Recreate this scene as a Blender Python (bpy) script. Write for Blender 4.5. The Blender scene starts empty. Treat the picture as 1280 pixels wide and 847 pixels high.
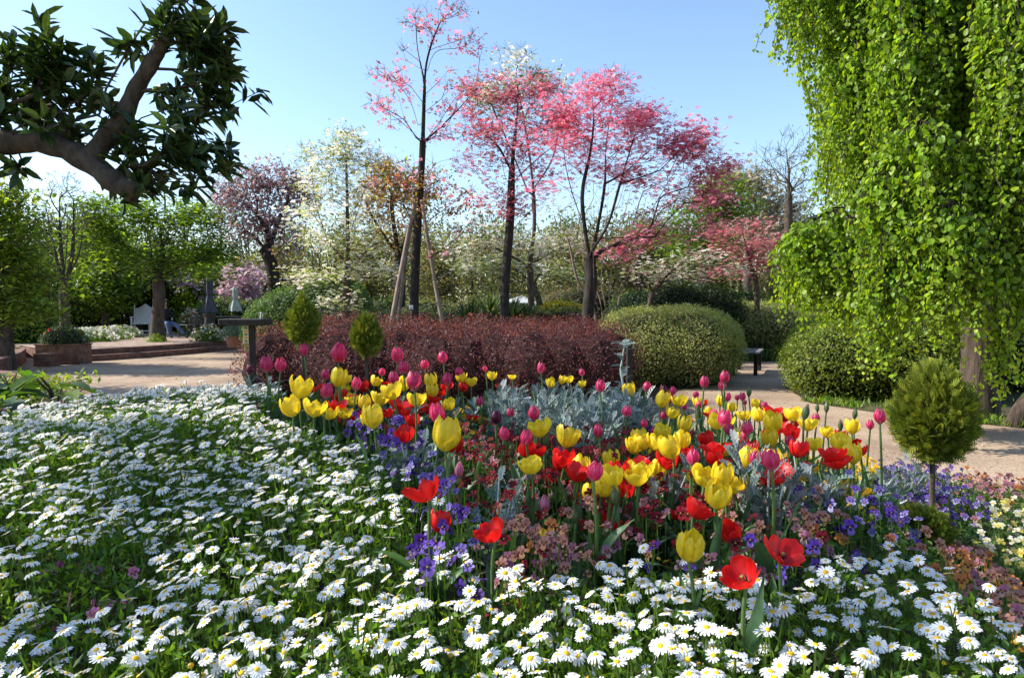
import bpy, math, random
import numpy as np
from mathutils import Vector, Matrix

# ------------------------------------------------------------------ camera, sky, sun
S = bpy.context.scene
rng = np.random.default_rng(7)
random.seed(7)
F = 834.0
PITCH = math.atan(38.5 / F)
CAMZ = 1.3
cam = bpy.data.cameras.new('camera')
cam.sensor_width = 36.0
cam.lens = F / 1280 * 36.0
cam.clip_start = 0.05
cam.clip_end = 2000
camo = bpy.data.objects.new('camera', cam)
S.collection.objects.link(camo)
camo.location = (0, 0, CAMZ)
camo.rotation_euler = (math.pi / 2 - PITCH, 0, 0)
S.camera = camo

SUN_AZ = math.radians(-84)      # left of the view direction
SUN_EL = math.radians(38)
w = bpy.data.worlds.new('World')
S.world = w
w.use_nodes = True
nt = w.node_tree
bg = nt.nodes['Background']
sky = nt.nodes.new('ShaderNodeTexSky')
sky.sky_type = 'NISHITA'
sky.sun_disc = False
sky.sun_elevation = SUN_EL
sky.sun_rotation = SUN_AZ
sky.air_density = 1.15
sky.dust_density = 0.6
sky.ozone_density = 3.0
nt.links.new(sky.outputs[0], bg.inputs[0])
bg.inputs[1].default_value = 0.15
sl = bpy.data.lights.new('sun', 'SUN')
sl.energy = 5.0
sl.angle = math.radians(0.5)
sl.color = (1.0, 0.95, 0.86)
so = bpy.data.objects.new('sun', sl)
S.collection.objects.link(so)
sdir = Vector((math.sin(SUN_AZ) * math.cos(SUN_EL), math.cos(SUN_AZ) * math.cos(SUN_EL), math.sin(SUN_EL)))
so.rotation_euler = sdir.to_track_quat('Z', 'Y').to_euler()
so.location = (-20, 10, 20)
S.view_settings.view_transform = 'Standard'
S.view_settings.look = 'None'
S.view_settings.exposure = 0.84
S.view_settings.gamma = 1
S.render.engine = 'CYCLES'
S.cycles.use_denoising = True
try:
    S.cycles.denoiser = 'OPENIMAGEDENOISE'
except Exception:
    pass
S.cycles.max_bounces = 7
S.cycles.diffuse_bounces = 4
S.cycles.glossy_bounces = 2
S.cycles.transmission_bounces = 4
S.cycles.caustics_reflective = False
S.cycles.caustics_refractive = False

# ------------------------------------------------------------------ helpers
COL = S.collection
ct, st = math.cos(PITCH), math.sin(PITCH)

def at(px, py, Y):
    """the world point that lies Y metres ahead in the direction of that spot of the photo"""
    px = np.asarray(px, float); py = np.asarray(py, float)
    dx = (px - 640) / F; u = (423.5 - py) / F
    dy = ct + u * st; dz = -st + u * ct
    s = Y / dy
    return np.stack([dx * s, dy * s + 0 * s, CAMZ + dz * s], -1)

def on_z(px, py, z):
    dx = (px - 640) / F; u = (423.5 - py) / F
    dy = ct + u * st; dz = -st + u * ct
    s = (z - CAMZ) / dz
    return np.array([dx * s, dy * s, z])

def proj(p):
    p = np.asarray(p, float)
    q = p - np.array([0, 0, CAMZ])
    d = q[..., 1] * ct - q[..., 2] * st
    u = q[..., 1] * st + q[..., 2] * ct
    return 640 + F * q[..., 0] / d, 423.5 - F * u / d

def inpoly(px, py, poly):
    poly = np.asarray(poly, float)
    px = np.asarray(px, float); py = np.asarray(py, float)
    c = np.zeros(px.shape, bool)
    j = len(poly) - 1
    for i in range(len(poly)):
        xi, yi = poly[i]; xj, yj = poly[j]
        m = ((yi > py) != (yj > py)) & (px < (xj - xi) * (py - yi) / ((yj - yi) or 1e-9) + xi)
        c ^= m
        j = i
    return c

class G:
    """collects vertices, faces and colours for ONE mesh"""
    def __init__(s):
        s.V = []; s.C = []; s.Fs = {}; s.n = 0
    def add(s, V, Fs, C=(1, 1, 1)):
        V = np.asarray(V, float).reshape(-1, 3)
        C = np.asarray(C, float)
        if C.ndim == 1: C = np.tile(C, (len(V), 1))
        if not isinstance(Fs, list): Fs = [Fs]
        for f in Fs:
            f = np.atleast_2d(np.asarray(f, int))
            if f.size: s.Fs.setdefault(f.shape[1], []).append(f + s.n)
        s.V.append(V); s.C.append(C); s.n += len(V)
    def inst(s, T, M, L, C=None, scale=None):
        """template T=(verts, [faces], cols) placed with matrices M (N,3,3) at L (N,3), colour multiplied by C (N,3)"""
        v, fs, tc = T
        N = len(L)
        if N == 0: return
        if scale is not None:
            sc = np.asarray(scale, float)
            M = M * (sc[:, None, None] if sc.ndim == 1 else sc[:, None, :])   # a scale per template axis
        V = np.einsum('nij,kj->nki', M, v) + L[:, None, :]
        k = len(v)
        cc = np.tile(tc[None], (N, 1, 1))
        if C is not None: cc = cc * C[:, None, :]
        off = (np.arange(N) * k)[:, None, None]
        for f in fs:
            s.Fs.setdefault(f.shape[1], []).append((f[None] + off).reshape(-1, f.shape[1]) + s.n)
        s.V.append(V.reshape(-1, 3)); s.C.append(cc.reshape(-1, 3)); s.n += N * k
    def mesh(s, name, mat, smooth=False):
        me = bpy.data.meshes.new(name)
        V = np.concatenate(s.V); C = np.concatenate(s.C)
        fl = []; st_ = []; tot = []; off = 0
        for k, lst in s.Fs.items():
            f = np.concatenate(lst)
            fl.append(f.ravel()); n = len(f)
            st_.append(off + np.arange(n) * k); tot.append(np.full(n, k)); off += n * k
        fl = np.concatenate(fl); st_ = np.concatenate(st_); tot = np.concatenate(tot)
        me.vertices.add(len(V)); me.vertices.foreach_set('co', V.ravel().astype(np.float32))
        me.loops.add(len(fl)); me.loops.foreach_set('vertex_index', fl.astype(np.int32))
        me.polygons.add(len(st_)); me.polygons.foreach_set('loop_start', st_.astype(np.int32))
        try: me.polygons.foreach_set('loop_total', tot.astype(np.int32))
        except Exception: pass
        me.polygons.foreach_set('use_smooth', np.full(len(st_), smooth, bool))
        a = me.color_attributes.new('Col', 'FLOAT_COLOR', 'POINT')
        a.data.foreach_set('color', np.concatenate([C, np.ones((len(C), 1))], 1).ravel().astype(np.float32))
        me.update(calc_edges=True)
        if mat: me.materials.append(mat)
        return me
    def build(s, name, mat, parent=None, smooth=False, **kw):
        o = bpy.data.objects.new(name, s.mesh(name, mat, smooth))
        COL.objects.link(o)
        if parent: o.parent = parent
        if kw: tag(o, **kw)
        return o

def tag(o, label=None, cat=None, group=None, kind=None):
    if label: o['label'] = label
    if cat: o['category'] = cat
    if group: o['group'] = group
    if kind: o['kind'] = kind
    return o

def empty(name, loc, rz=0, **kw):
    o = bpy.data.objects.new(name, None)
    COL.objects.link(o)
    o.location = [float(q) for q in loc]; o.rotation_euler = (0, 0, rz)
    o.empty_display_size = .1
    tag(o, **kw)
    return o

def nrm(v):
    return v / np.maximum(np.linalg.norm(v, axis=-1, keepdims=True), 1e-9)

def rdir(n):
    return nrm(rng.normal(size=(n, 3)))

def frames(zax, spin=None, xhint=None):
    """matrices whose z column is zax; x column is random or leans to xhint"""
    z = nrm(np.asarray(zax, float)); n = len(z)
    h = nrm(rng.normal(size=(n, 3))) if xhint is None else np.broadcast_to(xhint, (n, 3)).astype(float)
    x = h - z * (h * z).sum(1, keepdims=True)
    bad = np.linalg.norm(x, axis=1) < 1e-3
    x[bad] = np.cross(z[bad], [0.3, 0.9, 0.1])
    x = nrm(x); y = np.cross(z, x)
    return np.stack([x, y, z], -1)

def pal(cols, n, var=.12):
    cols = np.asarray(cols, float)
    c = cols[rng.integers(0, len(cols), n)]
    return np.clip(c * (1 + rng.normal(0, var, (n, 1))) * (1 + rng.normal(0, var * .35, (n, 3))), 0.002, 1)

_ph = rng.uniform(0, 6.28, (8, 4)); _fr = nrm(rng.normal(size=(8, 3)))
def noise3(p, s=1.0):
    p = np.asarray(p, float) * s
    r = 0
    for i in range(8):
        r = r + np.sin((p @ _fr[i]) * (1 + .45 * i) * 2 + _ph[i, 0]) / (1 + .25 * i)
    return r / 4.2

def smooth(a, b, x):
    t = np.clip((x - a) / (b - a), 0, 1)
    return t * t * (3 - 2 * t)

# ------------------------------------------------------------------ materials
MATS = {}
def leafmat(name, rough=.5, trans=.35, spec=.4, bump=0, tint=(1.25, 1.2, .6), noise=.25, nscale=60):
    m = bpy.data.materials.new(name); m.use_nodes = True
    n = m.node_tree.nodes; l = m.node_tree.links
    p = n['Principled BSDF']; out = n['Material Output']
    a = n.new('ShaderNodeAttribute'); a.attribute_name = 'Col'
    oi = n.new('ShaderNodeObjectInfo')
    mr = n.new('ShaderNodeMapRange'); mr.inputs[3].default_value = .82; mr.inputs[4].default_value = 1.15
    l.new(oi.outputs['Random'], mr.inputs[0])
    tx = n.new('ShaderNodeTexNoise'); tx.inputs['Scale'].default_value = nscale; tx.inputs['Detail'].default_value = 3
    geo = n.new('ShaderNodeNewGeometry'); l.new(geo.outputs['Position'], tx.inputs['Vector'])
    m2 = n.new('ShaderNodeMapRange'); m2.inputs[1].default_value = .3; m2.inputs[2].default_value = .7
    m2.inputs[3].default_value = 1 - noise; m2.inputs[4].default_value = 1 + noise
    l.new(tx.outputs[0], m2.inputs[0])
    mm = n.new('ShaderNodeMath'); mm.operation = 'MULTIPLY'; l.new(mr.outputs[0], mm.inputs[0]); l.new(m2.outputs[0], mm.inputs[1])
    v = n.new('ShaderNodeVectorMath'); v.operation = 'SCALE'
    l.new(a.outputs['Color'], v.inputs[0]); l.new(mm.outputs[0], v.inputs['Scale'])
    l.new(v.outputs[0], p.inputs['Base Color'])
    p.inputs['Roughness'].default_value = rough
    p.inputs['Specular IOR Level'].default_value = spec
    if trans > 0:
        tr = n.new('ShaderNodeBsdfTranslucent')
        tv = n.new('ShaderNodeVectorMath'); tv.operation = 'MULTIPLY'; tv.inputs[1].default_value = tint
        l.new(v.outputs[0], tv.inputs[0]); l.new(tv.outputs[0], tr.inputs['Color'])
        mx = n.new('ShaderNodeMixShader'); mx.inputs[0].default_value = trans
        l.new(p.outputs[0], mx.inputs[1]); l.new(tr.outputs[0], mx.inputs[2]); l.new(mx.outputs[0], out.inputs[0])
    MATS[name] = m
    return m

def solid(name, c1, c2, scale=6, rough=.8, bump=.3, stretch=(1, 1, 1), spec=.3, metal=0, bdist=.02, detail=6):
    m = bpy.data.materials.new(name); m.use_nodes = True
    n = m.node_tree.nodes; l = m.node_tree.links
    p = n['Principled BSDF']
    tc = n.new('ShaderNodeNewGeometry'); mp = n.new('ShaderNodeMapping'); mp.inputs['Scale'].default_value = stretch
    l.new(tc.outputs['Position'], mp.inputs[0])
    t = n.new('ShaderNodeTexNoise'); t.inputs['Scale'].default_value = scale; t.inputs['Detail'].default_value = detail; t.inputs['Roughness'].default_value = .65
    l.new(mp.outputs[0], t.inputs['Vector'])
    r = n.new('ShaderNodeValToRGB'); r.color_ramp.elements[0].position = .32; r.color_ramp.elements[1].position = .68
    r.color_ramp.elements[0].color = (*c1, 1); r.color_ramp.elements[1].color = (*c2, 1)
    l.new(t.outputs[0], r.inputs[0]); l.new(r.outputs[0], p.inputs['Base Color'])
    b = n.new('ShaderNodeBump'); b.inputs['Strength'].default_value = bump; b.inputs['Distance'].default_value = bdist
    l.new(t.outputs[0], b.inputs['Height']); l.new(b.outputs[0], p.inputs['Normal'])
    p.inputs['Roughness'].default_value = rough; p.inputs['Specular IOR Level'].default_value = spec
    p.inputs['Metallic'].default_value = metal
    MATS[name] = m
    return m

M_leaf = leafmat('leaf', .45, .52, .4, tint=(1.5, 1.4, .5))
M_soft = leafmat('soft_leaf', .7, .25, .2)
M_needle = leafmat('needle_leaf', .65, .3, .2, noise=.15)
M_gloss = leafmat('glossy_leaf', .3, .28, .55, tint=(1.3, 1.3, .5))
M_petal = leafmat('petal', .5, .52, .3, tint=(1.15, 1.05, 1.0), noise=.08, nscale=120)
M_white = leafmat('white_petal', .55, .35, .3, tint=(1, 1, .96), noise=.04, nscale=150)
M_tulip = leafmat('tulip_petal', .38, .42, .4, tint=(1.1, 1.0, .8), noise=.12, nscale=90)
M_tleaf = leafmat('tulip_leaf', .42, .25, .4, noise=.15, nscale=70)
M_silver = leafmat('silver_leaf', .8, .15, .15, tint=(1, 1, .95), noise=.15)
M_disc = leafmat('flower_disc', .7, 0, .2, noise=.3, nscale=900)
M_bark = solid('bark', (.035, .026, .02), (.13, .1, .078), 14, .9, .8, (1, 1, .25), .2, bdist=.03)
M_barkd = solid('dark_bark', (.018, .014, .012), (.055, .044, .037), 14, .9, .7, (1, 1, .3), .2, bdist=.02)
M_barkp = solid('pale_bark', (.14, .1, .075), (.33, .25, .19), 9, .8, .5, (1, 1, .3), .2, bdist=.01)
M_barkm = solid('smooth_bark', (.035, .027, .02), (.12, .095, .07), 9, .9, .9, (1.6, 1.6, 1), .2, bdist=.03, detail=12)
M_barkk = solid('furrowed_bark', (.03, .022, .018), (.12, .09, .07), 16, .95, 1, (1, 1, .16), .2, bdist=.04)
M_twigc = leafmat('twig_thicket', .95, 0, .05, noise=.5, nscale=25)
M_soil = solid('bed_soil', (.018, .012, .008), (.06, .042, .03), 30, 1, 1, bdist=.03)
M_brick = None

# ------------------------------------------------------------------ the setting: ground, paths, terrace
def pathmat():
    m = bpy.data.materials.new('sandy_path'); m.use_nodes = True
    n = m.node_tree.nodes; l = m.node_tree.links; p = n['Principled BSDF']
    g = n.new('ShaderNodeNewGeometry')
    t1 = n.new('ShaderNodeTexNoise'); t1.inputs['Scale'].default_value = .9; t1.inputs['Detail'].default_value = 7; t1.inputs['Roughness'].default_value = .6
    t2 = n.new('ShaderNodeTexNoise'); t2.inputs['Scale'].default_value = 55; t2.inputs['Detail'].default_value = 4
    t3 = n.new('ShaderNodeTexVoronoi'); t3.inputs['Scale'].default_value = 38
    for t in (t1, t2, t3): l.new(g.outputs['Position'], t.inputs['Vector'])
    r = n.new('ShaderNodeValToRGB'); e = r.color_ramp.elements
    e[0].position = .3; e[0].color = (.27, .195, .14, 1); e[1].position = .7; e[1].color = (.5, .375, .27, 1)
    l.new(t1.outputs[0], r.inputs[0])
    r2 = n.new('ShaderNodeValToRGB'); e = r2.color_ramp.elements
    e[0].position = .35; e[0].color = (.62, .6, .58, 1); e[1].position = .65; e[1].color = (1.1, 1.1, 1.1, 1)
    l.new(t2.outputs[0], r2.inputs[0])
    mu = n.new('ShaderNodeMix'); mu.data_type = 'RGBA'; mu.blend_type = 'MULTIPLY'; mu.inputs[0].default_value = 1
    l.new(r.outputs[0], mu.inputs[6]); l.new(r2.outputs[0], mu.inputs[7])
    r3 = n.new('ShaderNodeValToRGB'); e = r3.color_ramp.elements     # pebbles and fallen litter
    e[0].position = .1; e[0].color = (.35, .3, .26, 1); e[1].position = .2; e[1].color = (1, 1, 1, 1)
    l.new(t3.outputs['Distance'], r3.inputs[0])
    m3 = n.new('ShaderNodeMix'); m3.data_type = 'RGBA'; m3.blend_type = 'MULTIPLY'; m3.inputs[0].default_value = .8
    l.new(mu.outputs[2], m3.inputs[6]); l.new(r3.outputs[0], m3.inputs[7])
    l.new(m3.outputs[2], p.inputs['Base Color'])
    b = n.new('ShaderNodeBump'); b.inputs['Strength'].default_value = .5; b.inputs['Distance'].default_value = .012
    l.new(t2.outputs[0], b.inputs['Height']); l.new(b.outputs[0], p.inputs['Normal'])
    p.inputs['Roughness'].default_value = .95; p.inputs['Specular IOR Level'].default_value = .15
    return m
M_path = pathmat()
M_ground = solid('woodland_ground', (.03, .035, .014), (.11, .085, .05), 1.6, 1, .8, bdist=.03, detail=12)

def brickmat(name, c1, c2, mortar, w=.21, h=.07, scale=1):
    m = bpy.data.materials.new(name); m.use_nodes = True
    n = m.node_tree.nodes; l = m.node_tree.links; p = n['Principled BSDF']
    tc = n.new('ShaderNodeUVMap') if False else n.new('ShaderNodeAttribute')
    tc.attribute_name = 'Col'
    b = n.new('ShaderNodeTexBrick'); b.inputs['Color1'].default_value = (*c1, 1); b.inputs['Color2'].default_value = (*c2, 1)
    b.inputs['Mortar'].default_value = (*mortar, 1); b.inputs['Scale'].default_value = 1
    b.inputs['Brick Width'].default_value = w; b.inputs['Row Height'].default_value = h; b.inputs['Mortar Size'].default_value = .006
    l.new(tc.outputs['Color'], b.inputs['Vector'])
    g = n.new('ShaderNodeNewGeometry')
    t = n.new('ShaderNodeTexNoise'); t.inputs['Scale'].default_value = 9; t.inputs['Detail'].default_value = 8
    l.new(g.outputs['Position'], t.inputs['Vector'])
    mr = n.new('ShaderNodeMapRange'); mr.inputs[1].default_value = .3; mr.inputs[2].default_value = .7; mr.inputs[3].default_value = .5; mr.inputs[4].default_value = 1.3
    l.new(t.outputs[0], mr.inputs[0])
    v = n.new('ShaderNodeVectorMath'); v.operation = 'SCALE'; l.new(b.outputs['Color'], v.inputs[0]); l.new(mr.outputs[0], v.inputs['Scale'])
    l.new(v.outputs[0], p.inputs['Base Color'])
    bu = n.new('ShaderNodeBump'); bu.inputs['Strength'].default_value = .6; bu.inputs['Distance'].default_value = .01; bu.invert = True
    l.new(b.outputs['Fac'], bu.inputs['Height']); l.new(bu.outputs[0], p.inputs['Normal'])
    p.inputs['Roughness'].default_value = .9
    return m
M_brick = brickmat('red_brown_brick', (.16, .065, .04), (.24, .105, .065), (.13, .11, .09))
M_paver = brickmat('terrace_paving', (.3, .2, .15), (.4, .28, .21), (.2, .16, .13), .2, .1)

def sheet(name, pts, z, mat, coords=False, res=None):
    g = G(); pts = np.array(pts, float)
    V = np.c_[pts, np.full(len(pts), z)]
    g.add(V, np.arange(len(pts))[None], np.c_[pts, np.zeros(len(pts))] if coords else (1, 1, 1))
    return g.build(name, mat, kind='structure')

g = G(); g.add([(-150, -40, 0), (150, -40, 0), (150, 260, 0), (-150, 260, 0)], [[0, 1, 2, 3]])
g.build('ground', M_ground, kind='structure')

def wob(pts, amp=.12, seg=.5, seed=0):
    """a closed outline with small irregular wiggles"""
    out = []; n = len(pts)
    for i in range(n):
        a = np.array(pts[i], float); b = np.array(pts[(i + 1) % n], float)
        k = max(1, int(np.linalg.norm(b - a) / seg))
        for j in range(k):
            q = a + (b - a) * j / k
            nn = noise3(np.array([[q[0], q[1], seed]]), .9)[0]; n2 = noise3(np.array([[q[1], q[0], seed + 9]]), .9)[0]
            out.append(q + amp * np.array([nn, n2]))
    return out
# the sandy path: a wide court on the left, a loop round the bed, a lane going back on the right
path_pts = [(-9, -6), (8.5, -6), (8.6, 3), (6.7, 5.9), (5.0, 7.6), (4.1, 9.0), (4.5, 11), (6.3, 14.2), (8.8, 19), (9.6, 24),
            (24, 25.5), (24, 28.5), (6.5, 27.5), (5.6, 19), (4.6, 13.2), (3.4, 11.2), (2.7, 10.5), (1.9, 9.2), (1.2, 7.4), (-2.6, 7.3), (-3.5, 7.8), (-4.3, 12), (-6.6, 20.6),
            (-8.7, 20.7), (-10.2, 16.2), (-10.9, 15.8), (-11.9, 16.5), (-13.5, 19.5), (-14.8, 19), (-11, 13.2), (-6.2, 8.6), (-4.1, 5.2), (-4.3, 3)]
sheet('path', wob(path_pts, .13, .4), .004, M_path)
# island of soil behind, where the red hedge grows, is the ground itself

# the raised bed in front: a mound of soil
BED = np.array([(-2.7, .2), (2.6, .2), (3.0, 1.4), (3.0, 2.6), (2.75, 3.5), (2.2, 4.3), (.6, 4.75), (-1.2, 4.6), (-2.0, 3.95), (-2.65, 3.3), (-2.85, 1.5)])
def edge_dist(x, y):
    d = np.full(np.shape(x), 1e9)
    for i in range(len(BED)):
        a = BED[i]; b = BED[(i + 1) % len(BED)]; ab = b - a
        t = np.clip(((x - a[0]) * ab[0] + (y - a[1]) * ab[1]) / (ab @ ab), 0, 1)
        d = np.minimum(d, np.hypot(x - a[0] - ab[0] * t, y - a[1] - ab[1] * t))
    return d
def soil(x, y):
    x = np.asarray(x, float); y = np.asarray(y, float)
    s = .56 + .20 * np.exp(-(((x + 1.35) / .75) ** 2 + ((y - 2.75) / .85) ** 2) / 1.6) + .10 * np.exp(-(((x - .35) / 1.0) ** 2 + ((y - 2.1) / .95) ** 2) / 1.5) - .22 * smooth(.85, 1.45, x) + .03 * noise3(np.stack([x, y, 0 * x], -1), 1.2)
    s = s - .16 * smooth(3.3, 4.5, y)
    e = smooth(0, .55, edge_dist(x, y))
    return np.maximum(.04, s * (.38 + .62 * e))
def in_bed(x, y):
    return inpoly(x, y, BED)
nx, ny = 90, 76
X, Y = np.meshgrid(np.linspace(-3.0, 3.15, nx), np.linspace(.1, 4.9, ny))
ins = in_bed(X, Y)
Z = np.where(ins, soil(X, Y), -.05)
g = G()
idx = np.arange(nx * ny).reshape(ny, nx)
fc = np.stack([idx[:-1, :-1], idx[:-1, 1:], idx[1:, 1:], idx[1:, :-1]], -1).reshape(-1, 4)
keep = ins.ravel()[fc].any(1)
g.add(np.c_[X.ravel(), Y.ravel(), Z.ravel()], fc[keep])
g.build('bed_soil', M_soil, smooth=True, kind='structure')

def boxv(g, c, s, rz=0, col=(1, 1, 1), bricks=False, bev=0, taper=1.0):
    """a box (with a small chamfer) standing on c, size s"""
    sx, sy, sz = s[0] / 2, s[1] / 2, s[2]
    b = bev
    if b:
        ring = [(-sx + b, -sy), (sx - b, -sy), (sx, -sy + b), (sx, sy - b), (sx - b, sy), (-sx + b, sy), (-sx, sy - b), (-sx, -sy + b)]
        ring2 = [(x * (1 - b / sx), y * (1 - b / sy)) for x, y in ring]
        lv = [(ring2, 0), (ring, b), ([(x * taper, y * taper) for x, y in ring], sz - b), ([(x * taper, y * taper) for x, y in ring2], sz)]
        V = [(x, y, z) for rr, z in lv for x, y in rr]; n = 8
        Fq = [(k * n + i, k * n + (i + 1) % n, (k + 1) * n + (i + 1) % n, (k + 1) * n + i) for k in range(3) for i in range(n)]
        Fs = [np.array(Fq), np.array([list(range(n))[::-1]]), np.array([[3 * n + i for i in range(n)]])]
    else:
        V = [(x, y, z) for z, tq in ((0, 1), (sz, taper)) for x, y in ((-sx * tq, -sy * tq), (sx * tq, -sy * tq), (sx * tq, sy * tq), (-sx * tq, sy * tq))]
        Fs = [np.array([(0, 3, 2, 1), (4, 5, 6, 7), (0, 1, 5, 4), (1, 2, 6, 5), (2, 3, 7, 6), (3, 0, 4, 7)])]
    V = np.array(V, float)
    if bricks:
        col = np.stack([V[:, 0] + V[:, 1] + c[0], V[:, 2] + c[2], 0 * V[:, 0]], -1)
    R = np.array([[math.cos(rz), -math.sin(rz), 0], [math.sin(rz), math.cos(rz), 0], [0, 0, 1]])
    g.add(V @ R.T + np.array(c, float), Fs, col)

def tubev(g, pts, rad, k=8, col=(1, 1, 1), caps=True):
    pts = np.array(pts, float); n = len(pts)
    rad = np.broadcast_to(rad, (n,)).astype(float)
    T = nrm(np.gradient(pts, axis=0)); u = np.cross(T[0], [.1, .2, 1]);
    if np.linalg.norm(u) < .1: u = np.cross(T[0], [1, 0, 0])
    V = []
    for i in range(n):
        u = u - T[i] * (u @ T[i]); u /= np.linalg.norm(u); v = np.cross(T[i], u)
        a = np.arange(k) * 2 * math.pi / k
        V.append(pts[i] + rad[i] * (np.cos(a)[:, None] * u + np.sin(a)[:, None] * v))
    V = np.concatenate(V); i = np.arange(n - 1)[:, None] * k; j = np.arange(k)[None]
    fq = np.stack([i + j, i + (j + 1) % k, i + k + (j + 1) % k, i + k + j], -1).reshape(-1, 4)
    Fs = [fq]
    if caps: Fs += [np.arange(k)[::-1][None], ((n - 1) * k + np.arange(k))[None]]
    g.add(V, Fs, col)

def ribbon(g, line, h, t, z0, bricks=True):
    """a low wall or kerb along a line"""
    line = np.array(line, float); n = len(line)
    T = nrm(np.gradient(line, axis=0)); N = np.stack([-T[:, 1], T[:, 0]], -1)
    d = np.r_[0, np.cumsum(np.linalg.norm(np.diff(line, axis=0), axis=1))]
    prof = [(-t / 2, 0), (-t / 2, h - .012), (-t / 2 + .012, h), (t / 2 - .012, h), (t / 2, h - .012), (t / 2, 0)]
    V = []; C = []
    for i in range(n):
        acc = 0
        for q, (a, b) in enumerate(prof):
            V.append((*(line[i] + N[i] * a), z0 + b)); C.append((d[i], b + (a + t / 2 if b > h - .02 else 0), 0))
    m = len(prof)
    fq = [(i * m + q, (i + 1) * m + q, (i + 1) * m + q + 1, i * m + q + 1) for i in range(n - 1) for q in range(m - 1)]
    g.add(V, [np.array(fq), np.arange(m)[None], ((n - 1) * m + np.arange(m))[::-1][None]], np.array(C))

# terrace: two brick steps and paving on top
def offs(line, d):
    line = np.array(line, float); T = nrm(np.gradient(line, axis=0)); N = np.stack([-T[:, 1], T[:, 0]], -1)
    return line + N * d
edge = [(-10.95, 15.75), (-10.2, 16.3), (-9.6, 17.4), (-9.1, 18.8), (-8.75, 20.4), (-8.4, 22.6), (-7.8, 26)]
e2 = offs(edge, .36)
back = [(-12, 34), (-26, 34), (-26, 20), (-15, 19.6)]
sheet('terrace_paving', [tuple(q) for q in offs(edge, .5)] + back, .285, M_paver, coords=True)
g = G(); ribbon(g, offs(edge, .18), .145, .36, .004); g.build('step', M_brick, kind='structure')
g = G(); ribbon(g, offs(edge, .46), .28, .3, .006); g.build('step', M_brick, kind='structure')
# ground under the terrace sides
g = G(); ribbon(g, [(-10.9, 15.9), (-12.2, 17.2), (-15, 19.6), (-26, 20)], .27, .2, 0); g.build('step', M_brick, kind='structure')

# curved low wall at the far left, and the kerb of the left bed
g = G(); ribbon(g, [(-9.6, 11.6), (-10.3, 13.4), (-11.2, 15.0), (-12.1, 16.4), (-13.4, 17.9), (-15.4, 18.9), (-19, 19.3)], .3, .22, 0)
g.build('garden_wall', M_brick, label='low curved brick edging wall at the far left of the sandy court', cat='wall')
g = G(); ribbon(g, [(-3.3, 2.2), (-3.42, 3.6), (-3.62, 4.7), (-3.75, 5.4), (-4.15, 6.4), (-5.0, 7.6), (-6.6, 8.8), (-9.0, 9.6), (-12, 10.1)], .46, .2, 0)
g.build('garden_wall', M_brick, label='brown brick kerb beside the daisies, under the big-leaved plants', cat='wall')
# soil of that left bed
sheet('left_bed_soil', [(-3.4, 2.2), (-3.55, 3.6), (-3.72, 4.7), (-3.85, 5.4), (-4.25, 6.4), (-5.1, 7.6), (-6.6, 8.7), (-9.5, 9.5), (-11.5, 10), (-11.5, 2.2)], .38, M_soil)

# ------------------------------------------------------------------ trees: skeleton grown to a cloud of twig ends
def catmull(pts, k=6):
    pts = np.array(pts, float)
    P = np.vstack([2 * pts[0] - pts[1], pts, 2 * pts[-1] - pts[-2]]); out = []
    for i in range(1, len(P) - 2):
        t = np.linspace(0, 1, k, endpoint=False)[:, None]
        a, b, c, d = P[i - 1], P[i], P[i + 1], P[i + 2]
        out.append(.5 * ((2 * b) + (-a + c) * t + (2 * a - 5 * b + 4 * c - d) * t * t + (-a + 3 * b - 3 * c + d) * t ** 3))
    out.append(pts[-1:]); return np.concatenate(out)

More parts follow.
